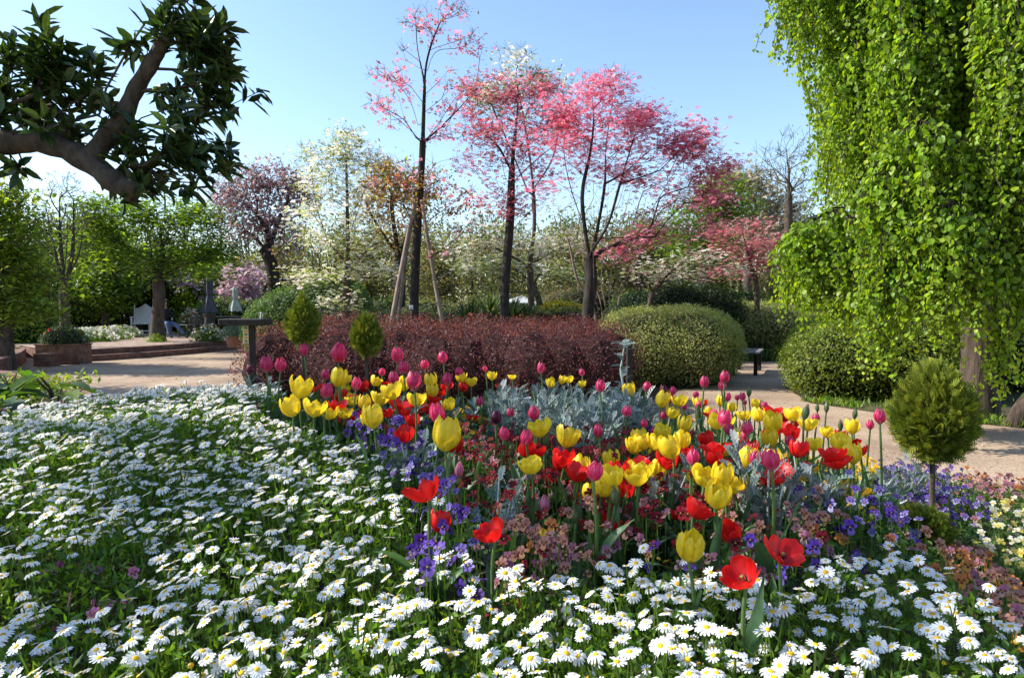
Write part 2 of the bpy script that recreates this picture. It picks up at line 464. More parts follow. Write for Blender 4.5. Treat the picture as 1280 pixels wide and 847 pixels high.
def grow(limbs, targets, base_r, tip_r=.004, seg=.35, pen=.35, wig=.12, up=.15, sag=.0):
    """limbs: polylines (the first is the trunk, the next start near an existing one). returns P, parent, weight, radius"""
    mx = 400 + sum(len(l) for l in limbs) * 8 + len(targets) * 14
    P = np.zeros((mx, 3)); par = np.full(mx, -1); L = np.zeros(mx); D = np.zeros((mx, 3)); n = 0
    for li, l in enumerate(limbs):
        c = catmull(l, 5)
        if li == 0: last = -1
        else: last = int(np.argmin(((P[:n] - c[0]) ** 2).sum(1))); c = c[1:]
        for q in c:
            P[n] = q; par[n] = last
            if last >= 0:
                L[n] = L[last] + np.linalg.norm(q - P[last]); D[n] = nrm(q - P[last])
            else: D[n] = (0, 0, 1)
            last = n; n += 1
    n0 = n
    targets = np.asarray(targets)
    if len(targets):
        d0 = np.sqrt(((targets[:, None, :] - P[None, :n0:2]) ** 2).sum(2)).min(1)
        for T in targets[np.argsort(d0)]:
            v = T - P[:n]; d = np.sqrt((v * v).sum(1)) + 1e-6
            al = (v * D[:n]).sum(1) / d
            cost = d * (1.25 - .35 * al) + pen * L[:n] + .5 * np.maximum(0, -v[:, 2])
            i = int(np.argmin(cost)); p0 = P[i]; dd = d[i]
            k = min(10, max(1, int(dd / seg)))
            side = rng.normal(size=3) * wig * dd
            c = p0 + D[i] * dd * .3 + (T - p0) * .25 + side + np.array([0, 0, up * dd])
            last = i
            for j in range(1, k + 1):
                if n >= mx: break
                t = j / k
                q = (1 - t) ** 2 * p0 + 2 * t * (1 - t) * c + t * t * T
                q = q + rng.normal(size=3) * .02 * dd * (j < k)
                P[n] = q; par[n] = last; L[n] = L[last] + np.linalg.norm(q - P[last]); D[n] = nrm(q - P[last]); last = n; n += 1
    P, par, L = P[:n], par[:n], L[:n]
    ch = np.zeros(n, int); np.add.at(ch, par[par >= 0], 1)
    W = (ch == 0).astype(float)
    for i in range(n - 1, 0, -1):
        if par[i] >= 0: W[par[i]] += W[i]
    e = math.log(max(W[0], 2)) / math.log(max(base_r / tip_r, 1.5))
    f = W / W[0]
    R = tip_r * W ** (1 / e) * (.5 + .5 * f ** .6)     # slimmer towards the ends
    hgt = L / max(L.max(), 1e-6)
    return P, par, W, R

def wood(g, P, par, R, flare=True, col=(1, 1, 1)):
    i = np.nonzero(par >= 0)[0]; a = P[par[i]]; b = P[i]
    ra = np.minimum(R[par[i]], R[i] * 1.25); rb = R[i]
    ln = np.linalg.norm(b - a, axis=1); ok = ln > 1e-4
    i, a, b, ra, rb, ln = i[ok], a[ok], b[ok], ra[ok], rb[ok], ln[ok]
    for lo, hi, k in ((0, .012, 3), (.012, .05, 6), (.05, 9, 10)):
        m = (rb >= lo) & (rb < hi)
        if not m.any(): continue
        A, B, r0, r1 = a[m], b[m], ra[m], rb[m]
        d = nrm(B - A); ext = d * (r1 * .5)[:, None] * (1 if lo else 0)
        Fm = frames(d, xhint=np.array([.31, .77, .55]))
        an = np.arange(k) * 2 * math.pi / k
        c = np.stack([np.cos(an), np.sin(an)], 0)
        off = Fm[:, :, 0][:, None, :] * c[0][None, :, None] + Fm[:, :, 1][:, None, :] * c[1][None, :, None]
        V = np.concatenate([(A - ext)[:, None] + off * r0[:, None, None], (B + ext)[:, None] + off * r1[:, None, None]], 1)
        j = np.arange(k)
        fq = np.stack([j, (j + 1) % k, (j + 1) % k + k, j + k], -1)
        N = len(A)
        F_ = (fq[None] + (np.arange(N) * 2 * k)[:, None, None]).reshape(-1, 4)
        g.add(V.reshape(-1, 3), F_, col)

def blob(px, py, rx, ry, Y, n, depth=None, shell=.35):
    """n points spread in an ellipsoid of foliage seen at that spot, Y metres away"""
    c = at(px, py, Y); r = np.array([rx, 0, ry]) * Y / F
    r[1] = depth if depth else (r[0] + r[2]) / 2
    d = rdir(n) * (rng.uniform(shell, 1, (n, 1)) ** .6)
    return c + d * r

# leaf and flower templates: (vertices, [faces], colours)
def T_(v, f, c=None):
    v = np.array(v, float)
    return v, [np.array(x) for x in f], (np.ones((len(v), 3)) if c is None else np.array(c, float))
# a pointed leaf folded along its midrib, lying along x, normal z
leaf4 = T_([(0, 0, 0), (.45, .22, .06), (1, 0, 0), (.45, -.22, .06)], [[(0, 1, 2), (0, 2, 3)]])
leaf6 = T_([(0, 0, 0), (.3, .2, .05), (.7, .17, .05), (1, 0, -.03), (.7, -.17, .05), (.3, -.2, .05)], [[(0, 1, 2, 3), (0, 3, 4, 5)]])
leafn = T_([(0, 0, 0), (.4, .09, .02), (1, 0, .0), (.4, -.09, .02)], [[(0, 1, 2), (0, 2, 3)]])
leafr = T_([(0, 0, 0), (.18, .36, .05), (.6, .46, .07), (.92, .22, .02), (1.05, 0, -.03), (.92, -.22, .02), (.6, -.46, .07), (.18, -.36, .05), (.5, 0, 0)],
           [[(0, 1, 2, 8), (8, 2, 3, 4), (8, 4, 5, 6), (0, 8, 6, 7)]])
def bract4():
    V = []; Fq = []
    for k in range(4):
        a = k * math.pi / 2; c, s = math.cos(a), math.sin(a)
        for x, y, z in ((.06, 0, 0), (.32, .24, .06), (.5, .0, .02), (.32, -.24, .06)):
            V.append((x * c - y * s, x * s + y * c, z))
        b = k * 4; Fq.append((b, b + 1, b + 2, b + 3))
    return T_(V, [Fq])
flower4 = bract4()
def petal5():
    V = [(0, 0, 0)]; Fq = []
    for k in range(5):
        a = k * math.tau / 5
        b = len(V)
        for x, y, z in ((.28, .17, .05), (.5, .1, .1), (.5, -.1, .1), (.28, -.17, .05)):
            V.append((x * math.cos(a) - y * math.sin(a), x * math.sin(a) + y * math.cos(a), z))
        Fq.append((0, b + 3, b + 2, b + 1, b))
    V = np.array(V)
    Fq = [(0, f[1], f[2], f[4]) for f in Fq] + [(f[2], f[3], f[4], f[4]) for f in Fq][:0]
    return T_(V, [Fq])
flower5 = petal5()

def scatter(g, pts, tpl, size, cols, up=.5, jitter=.05, var=.15, svar=.25, out=None):
    n = len(pts)
    if n == 0: return
    z = rdir(n) * 1.0 + np.array([0, 0, up * 2])
    if out is not None: z = z + out * 1.2
    s = size * np.clip(1 + rng.normal(0, svar, n), .45, 1.8)
    g.inst(tpl, frames(z), pts + rng.normal(size=(n, 3)) * jitter, pal(cols, n, var), s)

def tips(P, par, W, n, wmax=2.5, spread=.12):
    # only the last stretch of every twig carries leaves; they sit in flattish sprays
    N = len(P); td = np.full(N, 1e9); leafn_ = np.ones(N, bool); leafn_[par[par >= 0]] = False; td[leafn_] = 0
    for i in range(N - 1, 0, -1):
        if par[i] >= 0: td[par[i]] = min(td[par[i]], td[i] + np.linalg.norm(P[i] - P[par[i]]))
    i = np.nonzero((td < spread * 1.6) & (par >= 0))[0]
    q = rng.lognormal(0, .95, len(i)); k = rng.choice(i, n, p=q / q.sum()); t = rng.uniform(0, 1, (n, 1))
    return P[k] * t + P[par[k]] * (1 - t) + rng.normal(size=(n, 3)) * spread * .62 * np.array([1, 1, .45])

def tree(name, label, cat, limbs, targets, base_r, layers, tip_r=.005, bark=None, mat=None, group=None, wig=.12, up=.12, seg=.35, pen=.35, spread=.12, crown='crown', wmax=2.5):
    base = np.array(limbs[0][0], float)
    P, par, W, R = grow([np.array(l, float) for l in limbs], targets, base_r, tip_r, seg=seg, pen=pen, wig=wig, up=up)
    root = empty(name, base, label=label, cat=cat, group=group)
    # root flare
    nz = len(catmull(limbs[0], 5))
    P = P - base
    hh = P[:, 2]; R = R * (1 + .45 * np.exp(-np.maximum(hh, 0) / (base_r * 2.2)) * (np.hypot(P[:, 0], P[:, 1]) < base_r * 4))
    P[0, 2] -= .08
    ch_ = np.ones(len(P), bool); ch_[par[par >= 0]] = False; ti = np.nonzero(ch_)[0]        # fine twigs fanning from every branch end
    if len(ti) and base_r > .06 and name != 'magnolia_tree' and name != 'weeping_katsura_tree':
        k = rng.choice(ti, len(ti) * 4); d = nrm(nrm(P[k] - P[par[k]]) * .8 + rdir(len(k)) * .9); e_ = P[k] + d * spread * rng.uniform(.5, 1.0, (len(k), 1))
        P2 = np.concatenate([P, e_]); par2 = np.r_[par, k]; R2 = np.r_[R, np.full(len(k), tip_r * .45)]
    else: P2, par2, R2 = P, par, R
    g = G(); wood(g, P2, par2, R2); g.build('trunk', bark or M_bark, root, smooth=True)
    if layers:
        g = G()
        for tpl, n, size, cols, u in layers:
            p = tips(P, par, W, n, spread=spread, wmax=wmax)
            scatter(g, p, tpl, size, cols, up=u)
        g.build(crown, mat or M_leaf, root)
    return root, (P + base, par, W, R)

def L(pts, Y, z0=None):
    """polyline from photo spots with a distance each or one for all"""
    out = []
    for p in pts:
        out.append(at(p[0], p[1], p[2] if len(p) > 2 else Y))
    return np.array(out)

def gbase(px, Y, z=0):
    return np.array([(px - 640) / F * Y, Y, z])

# colours (real surface colours, linear)
PINK = [(.74, .2, .32), (.8, .3, .42), (.64, .12, .22), (.84, .46, .55), (.78, .26, .36)]
SALM = [(.68, .22, .24), (.74, .32, .32), (.6, .18, .16), (.72, .2, .26)]
WHT = [(.78, .77, .66), (.72, .74, .55), (.82, .8, .74)]
YGRN = [(.2, .26, .04), (.16, .22, .03), (.26, .3, .06)]
GRN = [(.09, .17, .025), (.13, .22, .03), (.065, .125, .02)]
LIME = [(.2, .31, .03), (.26, .37, .035), (.14, .24, .025)]
DKG = [(.02, .04, .012), (.03, .055, .015), (.015, .03, .01)]
BRZ = [(.24, .12, .05), (.3, .17, .05), (.2, .09, .05), (.26, .2, .06)]
CHER = [(.24, .14, .15), (.32, .2, .2), (.2, .13, .1), (.42, .3, .32)]
YEL = [(.62, .5, .03), (.5, .42, .03), (.4, .4, .04)]

# tall slender dogwood held by three stakes
Y = 12.5
root, sk = tree('dogwood_tree', 'tall slender pink dogwood tree held by three wooden stakes', 'tree',
    [np.vstack([gbase(517, Y), L([(518, 370), (521, 300), (525, 240), (528, 190), (530, 130), (533, 80), (545, 40), (562, 8)], Y)]),
     L([(531, 105), (522, 60), (520, 25)], Y), L([(532, 95), (545, 65), (575, 60), (597, 50)], Y + .3),
     L([(524, 178), (505, 150), (485, 138), (465, 126)], Y - .3), L([(525, 165), (512, 125), (490, 100), (466, 93)], Y + .4),
     L([(528, 180), (548, 155), (572, 120), (600, 105)], Y - .4), L([(525, 235), (545, 205), (575, 195), (600, 170)], Y - .2),
     L([(522, 290), (500, 250), (480, 238), (460, 232)], Y + .3), L([(521, 340), (540, 320), (565, 318)], Y - .4)],
    np.concatenate([blob(563, 12, 24, 14, Y, 16), blob(520, 22, 20, 14, Y, 12), blob(590, 52, 20, 10, Y, 10), blob(548, 45, 22, 12, Y, 8),
        blob(484, 90, 20, 8, Y, 9), blob(476, 130, 20, 10, Y, 10), blob(508, 68, 16, 10, Y, 5), blob(502, 112, 20, 12, Y, 8), blob(570, 100, 22, 12, Y, 10),
        blob(578, 132, 32, 14, Y, 18), blob(604, 112, 20, 10, Y, 10), blob(562, 162, 26, 12, Y, 12), blob(498, 235, 46, 22, Y, 26, .8),
        blob(560, 250, 42, 20, Y, 20, .8), blob(540, 215, 30, 12, Y, 10), blob(580, 290, 26, 14, Y, 8), blob(500, 150, 18, 12, Y, 4)]),
    .085, [(flower4, 1000, .075, PINK + SALM, .6), (leaf4, 500, .07, BRZ + YGRN, .4)], tip_r=.006, bark=M_barkd, mat=M_petal, spread=.2)
# bronze young leaves low in its crown
g = G()
p = np.concatenate([blob(498, 235, 48, 22, Y, 420, .7), blob(560, 252, 44, 20, Y, 300, .7), blob(520, 270, 30, 16, Y, 110, .6)])
scatter(g, p - np.array(root.location), leaf4, .085, BRZ + [(.4, .3, .06), (.45, .17, .1)], up=.5)
g.build('young_leaves', M_leaf, root)

def stake(a, b, r, label):
    a = np.array(a); b = np.array(b); g = G()
    t = np.linspace(0, 1, 7)[:, None]
    pts = a + (b - a) * t + noise3(np.hstack([t * 3, t, t + a[0]]), 1)[:, None] * .02
    tubev(g, pts - a, np.linspace(r, r * .8, 7), 8)
    o = g.build('support_stake', M_barkp, smooth=True, label=label, cat='stake', group='stakes holding the tall dogwood'); o.location = a
stake(at(474, 404, 11.4) * [1, 1, 0] , at(519, 250, 12.3), .045, 'pale wooden stake leaning from the left onto the tall slender dogwood')
stake(at(489, 404, 13.0) * [1, 1, 0], at(513, 285, 12.65), .038, 'shorter brown stake between the pale stake and the slender dogwood trunk')
stake(at(566, 404, 11.9) * [1, 1, 0], at(527, 250, 12.4), .04, 'grey stake leaning from the right onto the tall slender dogwood')

# pink dogwoods
Y = 12
tree('dogwood_tree', 'pink dogwood tree with dark straight trunk between the staked tree and the forked one', 'tree',
    [np.vstack([gbase(631, Y), L([(631, 370), (634, 320), (638, 270), (640, 210), (645, 160), (648, 120)], Y)]),
     L([(640, 215), (620, 180), (590, 160), (565, 165)], Y + .3), L([(639, 230), (670, 200), (700, 175), (715, 150)], Y - .3),
     L([(645, 170), (665, 130), (690, 105)], Y + .2), L([(636, 290), (610, 265), (595, 240)], Y - .4), L([(638, 290), (665, 262), (680, 255)], Y)],
    np.concatenate([blob(612, 110, 34, 18, Y, 26), blob(650, 130, 34, 18, Y, 28), blob(640, 172, 60, 24, Y, 60, .9), blob(600, 150, 30, 18, Y, 22),
        blob(668, 104, 26, 14, Y, 20), blob(690, 150, 30, 20, Y, 26), blob(600, 205, 36, 15, Y, 24), blob(640, 235, 38, 16, Y, 20), blob(570, 165, 25, 10, Y, 8), blob(618, 262, 20, 14, Y, 8), blob(672, 215, 26, 16, Y, 16)]),
    .08, [(flower4, 4300, .072, PINK + SALM, 1.0), (leaf4, 450, .06, BRZ + YGRN, .4)], tip_r=.004, bark=M_barkd, mat=M_petal, spread=.22)

Y = 11
tree('dogwood_tree', 'forked dogwood tree covered in deep pink flowers in front of the clipped hedges', 'tree',
    [np.vstack([gbase(734, Y), L([(735, 392), (738, 365), (739, 345), (737, 322)], Y)]),
     L([(737, 322), (731, 285), (728, 240), (738, 190), (742, 150), (740, 118)], Y), L([(738, 325), (748, 280), (756, 230), (758, 180), (768, 110)], Y + .3),
     L([(737, 345), (722, 315), (705, 275), (690, 240), (672, 225)], Y + .5), L([(737, 318), (760, 280), (775, 230), (790, 180), (800, 150)], Y - .4),
     L([(738, 350), (760, 335), (785, 310), (810, 270), (840, 220), (862, 185)], Y - .6), L([(739, 378), (760, 374), (790, 362), (822, 350), (850, 325), (880, 300)], Y - .5),
     L([(735, 295), (715, 240), (705, 190), (708, 155)], Y + .3), L([(790, 305), (830, 280), (870, 262), (900, 248)], Y - .8),
     L([(785, 308), (800, 250), (822, 205), (845, 178)], Y + .6), L([(745, 362), (760, 345), (780, 322), (790, 305)], Y + .4)],
    np.concatenate([blob(767, 105, 26, 15, Y, 26), blob(738, 126, 48, 22, Y, 46, .8), blob(700, 140, 38, 20, Y, 32), blob(790, 140, 34, 18, Y, 28), blob(815, 146, 30, 10, Y, 16),
        blob(758, 165, 60, 20, Y, 50, .9), blob(700, 180, 40, 18, Y, 28), blob(812, 176, 40, 15, Y, 26), blob(760, 202, 50, 15, Y, 28, .8), blob(840, 187, 34, 14, Y, 24),
        blob(866, 168, 24, 14, Y, 20), blob(872, 195, 34, 16, Y, 28), blob(888, 210, 24, 10, Y, 14), blob(832, 226, 48, 14, Y, 32, .7), blob(862, 250, 46, 15, Y, 34, .7),
        blob(892, 240, 24, 12, Y, 16), blob(805, 300, 40, 11, Y, 24, .7), blob(772, 314, 26, 7, Y, 10), blob(688, 235, 28, 12, Y, 10), blob(850, 284, 44, 12, Y, 26, .7), blob(902, 252, 14, 6, Y, 6), blob(905, 206, 10, 4, Y, 4)]),
    .1, [(flower4, 8000, .074, PINK, 1.1), (leaf4, 350, .06, BRZ, .4)], tip_r=.004, bark=M_barkd, mat=M_petal, spread=.24)

Y = 15
tree('dogwood_tree', 'white dogwood tree standing just behind the pink ones', 'tree',
    [np.vstack([gbase(663, Y), L([(664, 380), (663, 330), (668, 280), (665, 220), (655, 150), (645, 100)], Y)]),
     L([(664, 240), (690, 200), (700, 150), (705, 110)], Y), L([(664, 250), (640, 190), (618, 140), (608, 105)], Y), L([(665, 330), (700, 310), (735, 300)], Y), L([(664, 335), (620, 310), (580, 300)], Y)],
    np.concatenate([blob(640, 72, 26, 10, Y, 14), blob(655, 95, 30, 14, Y, 22), blob(692, 100, 28, 12, Y, 20), blob(618, 112, 34, 15, Y, 22), blob(600, 125, 26, 15, Y, 14), blob(702, 150, 22, 16, Y, 14),
        blob(655, 135, 50, 20, Y, 24), blob(600, 290, 40, 26, Y, 40), blob(640, 300, 50, 26, Y, 36), blob(700, 300, 45, 22, Y, 34), blob(735, 305, 25, 12, Y, 12), blob(580, 320, 30, 16, Y, 18)]),
    .075, [(flower4, 2900, .09, WHT, 1.1), (leaf4, 2200, .085, YGRN + [(.3, .36, .1)], .5)], tip_r=.006, bark=M_bark, mat=M_petal, spread=.26)

Y = 13
tree('dogwood_tree', 'creamy white dogwood tree with tiered branches left of the stakes', 'tree',
    [np.vstack([gbase(433, Y), L([(433, 370), (435, 320), (434, 260), (433, 210), (431, 165)], Y)]),
     L([(434, 330), (410, 300), (395, 255), (388, 215), (380, 185)], Y + .3), L([(434, 345), (460, 310), (475, 270)], Y - .3), L([(434, 300), (452, 250), (460, 205)], Y + .4),
     L([(433, 370), (405, 350), (375, 345)], Y - .5), L([(434, 355), (465, 345), (490, 335)], Y + .2)],
    np.concatenate([blob(430, 172, 26, 14, Y, 22), blob(408, 196, 34, 18, Y, 30), blob(450, 192, 28, 15, Y, 22), blob(396, 226, 32, 15, Y, 26), blob(440, 226, 45, 20, Y, 40, .7), blob(384, 186, 8, 10, Y, 5),
        blob(420, 262, 52, 22, Y, 44, .9), blob(390, 292, 40, 15, Y, 30, .7), blob(442, 300, 50, 20, Y, 34, .9), blob(378, 346, 36, 12, Y, 24, .6), blob(420, 342, 40, 12, Y, 22, .7), blob(464, 330, 40, 15, Y, 22, .7), blob(425, 374, 42, 9, Y, 20, .6)]),
    .085, [(flower4, 3200, .085, WHT + [(.6, .66, .3)], 1.1), (leaf4, 1900, .075, [(.3, .36, .07), (.24, .32, .05)], .6)], tip_r=.005, bark=M_barkm, mat=M_petal, spread=.22)

# dark twisted cherry and a bronze tree behind
Y = 22
tree('cherry_tree', 'old cherry tree with dark twisted limbs and thin purplish bloom', 'tree',
    [np.vstack([gbase(345, Y), L([(342, 350), (335, 320), (318, 295), (300, 287), (283, 285)], Y)]),
     L([(333, 315), (335, 290), (318, 265), (300, 252), (290, 235)], Y), L([(337, 310), (350, 270), (360, 250), (358, 225)], Y), L([(332, 295), (350, 285), (365, 262), (375, 250)], Y + 1), L([(300, 250), (285, 255), (272, 250)], Y - 1)],
    np.concatenate([blob(300, 232, 40, 22, Y, 60), blob(345, 225, 40, 20, Y, 60), blob(370, 245, 30, 24, Y, 40), blob(290, 265, 30, 18, Y, 30), blob(330, 265, 45, 22, Y, 50), blob(350, 295, 40, 25, Y, 40), blob(285, 290, 20, 12, Y, 14)]),
    .2, [(leaf4, 5200, .13, CHER, .4), (flower5, 700, .13, [(.55, .4, .42)], .4)], tip_r=.008, bark=M_barkd, mat=M_petal, spread=.45)
tree('cherry_tree', 'bronze-leaved cherry tree rising behind the staked dogwood', 'tree',
    [np.vstack([gbase(498, 19), L([(500, 370), (498, 320), (492, 280), (488, 240)], 19)]), L([(498, 320), (520, 270), (530, 240)], 19), L([(497, 320), (465, 270), (455, 245)], 19)],
    np.concatenate([blob(490, 225, 36, 24, 19, 60), blob(525, 230, 30, 22, 19, 34), blob(465, 255, 30, 20, 19, 34), blob(500, 285, 45, 30, 19, 40)]),
    .15, [(leaf4, 4200, .11, [(.26, .15, .09), (.3, .2, .1), (.22, .2, .07)], .4)], tip_r=.01, bark=M_barkd, spread=.4)

# left side
Y = 20.4
tree('maple_tree', 'broad yellow-green maple tree with thick leaning trunk on the brick terrace', 'tree',
    [np.vstack([gbase(197, Y, .28), L([(197, 400), (199, 370), (198, 348), (204, 320), (200, 285), (205, 255)], Y)]),
     L([(198, 352), (220, 335), (250, 325), (275, 310)], Y), L([(200, 345), (185, 325), (160, 310), (135, 290), (120, 270)], Y), L([(200, 300), (225, 280), (250, 262)], Y - .6), L([(202, 310), (180, 280), (165, 255)], Y - .8), L([(222, 334), (250, 345), (278, 338)], Y - 1)],
    np.concatenate([blob(205, 262, 50, 22, Y, 70), blob(150, 270, 45, 24, Y, 60), blob(250, 275, 40, 24, Y, 60), blob(120, 300, 28, 22, Y, 34), blob(180, 305, 50, 20, Y, 54), blob(235, 315, 50, 20, Y, 60), blob(275, 310, 24, 22, Y, 34), blob(190, 335, 30, 8, Y, 14), blob(120, 262, 22, 16, Y, 20), blob(265, 340, 24, 10, Y, 14), blob(140, 335, 26, 10, Y, 10)]),
    .17, [(leaf6, 8200, .15, LIME + GRN, .9)], tip_r=.006, bark=M_bark, spread=.42)
Y = 17.5
tree('bare_tree', 'bare vase-shaped tree with fine reddish twigs behind the brick planter', 'tree',
    [np.vstack([gbase(82, Y), L([(81, 400), (80, 365), (78, 330), (75, 290), (74, 250)], Y)]), L([(80, 365), (70, 320), (62, 280), (55, 250)], Y), L([(80, 362), (90, 320), (92, 280), (92, 250)], Y), L([(80, 345), (84, 300), (84, 262)], Y + .5), L([(81, 370), (72, 340), (66, 300), (64, 268)], Y - .6), L([(82, 350), (98, 320), (104, 285)], Y)],
    np.concatenate([blob(78, 262, 36, 34, Y, 300), blob(60, 290, 26, 36, Y, 150), blob(98, 290, 22, 32, Y, 130), blob(78, 230, 24, 16, Y, 90)]),
    .12, None, tip_r=.007, bark=M_barkm, wig=.06, up=.25)
def leafy(label, px, Y, z0, crownblobs, n, size, cols, base_r=.16, name='broadleaf_tree', lim=None, tpl=leaf6, bark=None, tip_r=.01, u=.6, cat='tree', spread=.5, trunktop=None, group='trees around the garden court'):
    top = trunktop or min(b[1] for b in crownblobs)
    cxs = np.mean([b[0] for b in crownblobs])
    limbs = [np.vstack([gbase(px, Y, z0), L([(px, (385 + top) / 2 + 30), (px * .6 + cxs * .4, (385 + top) / 2), (cxs, top + 12)], Y)])]
    T = np.concatenate([blob(b[0], b[1], b[2], b[3], Y + (b[5] if len(b) > 5 else 0), b[4]) for b in crownblobs])
    return tree(name, label, cat, limbs, T, base_r, [(tpl, n, size, cols, u)] if n else None, mat=M_petal if any(tpl is q for q in (flower4, flower5)) else None, tip_r=tip_r, bark=bark or M_bark, spread=spread, group=group)
leafy('leafy light green tree at the left edge of the view', 5, 14, 0, [(-30, 260, 50, 40, 60), (15, 290, 40, 40, 70), (0, 340, 50, 40, 70), (30, 380, 40, 26, 40), (-60, 340, 50, 60, 40), (10, 250, 24, 20, 20)], 9500, .12, LIME + YGRN, .14, spread=.4)
leafy('green tree with pale stems behind the white chair', 132, 25, 0, [(130, 330, 40, 40, 70), (110, 370, 30, 26, 40), (150, 360, 30, 30, 40), (125, 290, 30, 24, 30)], 5200, .19, LIME + GRN, .14)
leafy('very dark evergreen tree behind the maple trunk', 172, 27, 0, [(172, 360, 26, 34, 60), (150, 385, 30, 22, 40), (190, 340, 30, 30, 40)], 6500, .17, DKG, .16)
leafy('mid green tree behind the closed parasols', 245, 29, 0, [(245, 345, 40, 30, 60), (225, 375, 30, 22, 40), (270, 365, 30, 26, 40), (225, 320, 26, 20, 20)], 5200, .2, GRN + LIME, .16)
leafy('dark green tree behind the bare one', 48, 25, 0, [(40, 340, 36, 40, 60), (60, 380, 36, 26, 50), (20, 370, 30, 30, 40)], 5200, .18, GRN + DKG, .16)
leafy('slim green tree between the bare tree and the maple', 106, 29, 0, [(104, 330, 26, 34, 40), (110, 300, 20, 20, 20), (108, 368, 26, 26, 40)], 3000, .2, GRN, .1)
# lilac-pink flowering shrub
leafy('lilac-pink flowering crab apple behind the pale green parasol', 302, 27, 0, [(300, 350, 24, 20, 50), (315, 375, 20, 22, 40), (290, 380, 22, 18, 30), (232, 352, 10, 6, 10)], 2600, .15, [(.55, .4, .47), (.62, .5, .55), (.4, .25, .32)], .08, name='flowering_tree', tpl=flower5, spread=.5)

# right background
leafy('fresh green tree behind the right end of the pink blossom', 880, 27, 0, [(870, 270, 40, 30, 60), (905, 240, 36, 26, 50), (850, 310, 36, 26, 40), (900, 300, 34, 26, 40), (930, 260, 24, 22, 24)], 5200, .18, [(.12, .2, .03), (.09, .15, .025), (.17, .24, .05)], .2)
leafy('cream-flowered tree above the green one at right', 935, 31, 0, [(930, 225, 30, 16, 40), (955, 245, 30, 20, 40), (905, 230, 26, 16, 24), (980, 262, 30, 24, 30), (960, 290, 34, 22, 30)], 3300, .2, [(.45, .42, .3), (.5, .46, .36), (.3, .28, .16)], .2, name='flowering_tree', tpl=flower5, spread=.7)
leafy('bare grey tree with wide fine twigs left of the weeping tree', 985, 25, 0, [(985, 215, 40, 34, 110), (965, 200, 24, 18, 30), (1005, 240, 26, 30, 50), (990, 180, 20, 12, 20)], 250, .1, [(.4, .36, .34)], .15, name='bare_tree', bark=M_barkm, tip_r=.012, trunktop=200)
leafy('small red-flowered dogwood beyond the variegated hedge', 946, 17, 0, [(905, 288, 26, 10, 26), (945, 280, 30, 12, 24), (920, 312, 34, 8, 24), (935, 330, 36, 10, 34), (965, 300, 26, 14, 24), (900, 340, 26, 8, 16)], 1700, .095, [(.62, .16, .2), (.7, .26, .28), (.7, .3, .32)], .07, name='dogwood_tree', tpl=flower4, u=1, spread=.3, bark=M_barkm, tip_r=.006)
leafy('low white dogwood beyond the hedge, right of the forked pink tree', 812, 16, 0, [(880, 320, 30, 7, 26), (840, 330, 34, 8, 24), (915, 335, 20, 6, 12), (800, 342, 26, 7, 14), (860, 345, 40, 8, 20), (790, 322, 20, 8, 10)], 1300, .085, WHT + [(.3, .34, .12), (.5, .3, .26), (.26, .3, .1)], .07, name='dogwood_tree', tpl=flower4, u=1.2, spread=.3, bark=M_barkm, tip_r=.006)
leafy('white dogwood tree low behind the straight pink one', 676, 18, 0, [(590, 335, 36, 8, 26), (640, 330, 40, 12, 30), (690, 335, 36, 12, 26), (620, 365, 34, 9, 22), (720, 345, 24, 12, 14)], 2300, .085, [WHT[0], (.3, .38, .1), (.24, .32, .07), (.2, .28, .05), (.4, .46, .2)], .08, name='dogwood_tree', tpl=flower4, u=1.2, spread=.3, bark=M_barkm, tip_r=.006)
leafy('green tree behind the forked pink dogwood', 800, 30, 0, [(790, 300, 40, 30, 60), (830, 330, 36, 26, 40), (760, 320, 34, 26, 40)], 3600, .2, [(.14, .17, .06), (.2, .18, .08), (.1, .14, .04)], .18)
# pale multi-stemmed crape myrtle
Y = 13
b = gbase(762, Y)
stems = [np.vstack([b + [(i - 3) * .05, (i % 3) * .06, 0], L([(757 + (i - 3) * 5, 385), (752 + (i - 3) * 10, 350), (758 + (i - 3) * 16, 300 - (i % 2) * 20), (760 + (i - 3) * 22, 250 + abs(i - 3) * 8)], Y)]) for i in range(7)]
for i in range(1, 7): stems[i] = np.vstack([stems[0][0], stems[i]])
tree('crape_myrtle', 'bare crape myrtle of many pale pinkish stems behind the forked dogwood', 'tree', stems,
     np.concatenate([blob(760, 240, 60, 30, Y, 110, 1), blob(800, 270, 40, 30, Y, 50, .8), blob(720, 270, 36, 30, Y, 40, .8)]), .07, None, tip_r=.004, bark=M_barkp, wig=.05, up=.2)
# rows of further trees
far = [(-60, 33, 285, 0), (-10, 36, 275, 0), (45, 38, 280, 1), (90, 40, 290, 3), (150, 37, 300, 0), (200, 40, 300, 3), (255, 38, 315, 0), (300, 41, 315, 3), (350, 38, 310, 2), (400, 36, 300, 3), (450, 39, 290, 2),
       (500, 37, 300, 3), (545, 41, 285, 4), (590, 38, 290, 3), (630, 42, 295, 2), (670, 37, 290, 3), (715, 40, 285, 4), (755, 38, 270, 3), (800, 41, 265, 2), (840, 37, 260, 3), (885, 40, 250, 1), (925, 38, 262, 3), (965, 41, 258, 4),
       (1005, 37, 265, 3), (1045, 40, 275, 4), (1090, 38, 270, 3), (1140, 41, 270, 0), (1190, 37, 275, 1), (1240, 40, 270, 3), (1290, 38, 270, 0), (1340, 40, 270, 1)]
kinds = [(LIME + GRN, 'light green leafy'), (GRN + DKG, 'dark green leafy'), ([(.2, .18, .09), (.16, .14, .07), (.13, .15, .05)], 'olive brown'), ([(.18, .17, .09), (.24, .22, .1), (.14, .18, .05)], 'thin-leaved brownish'), ([(.36, .32, .24), (.3, .3, .16), (.26, .2, .16), (.2, .24, .1)], 'pale blossoming')]
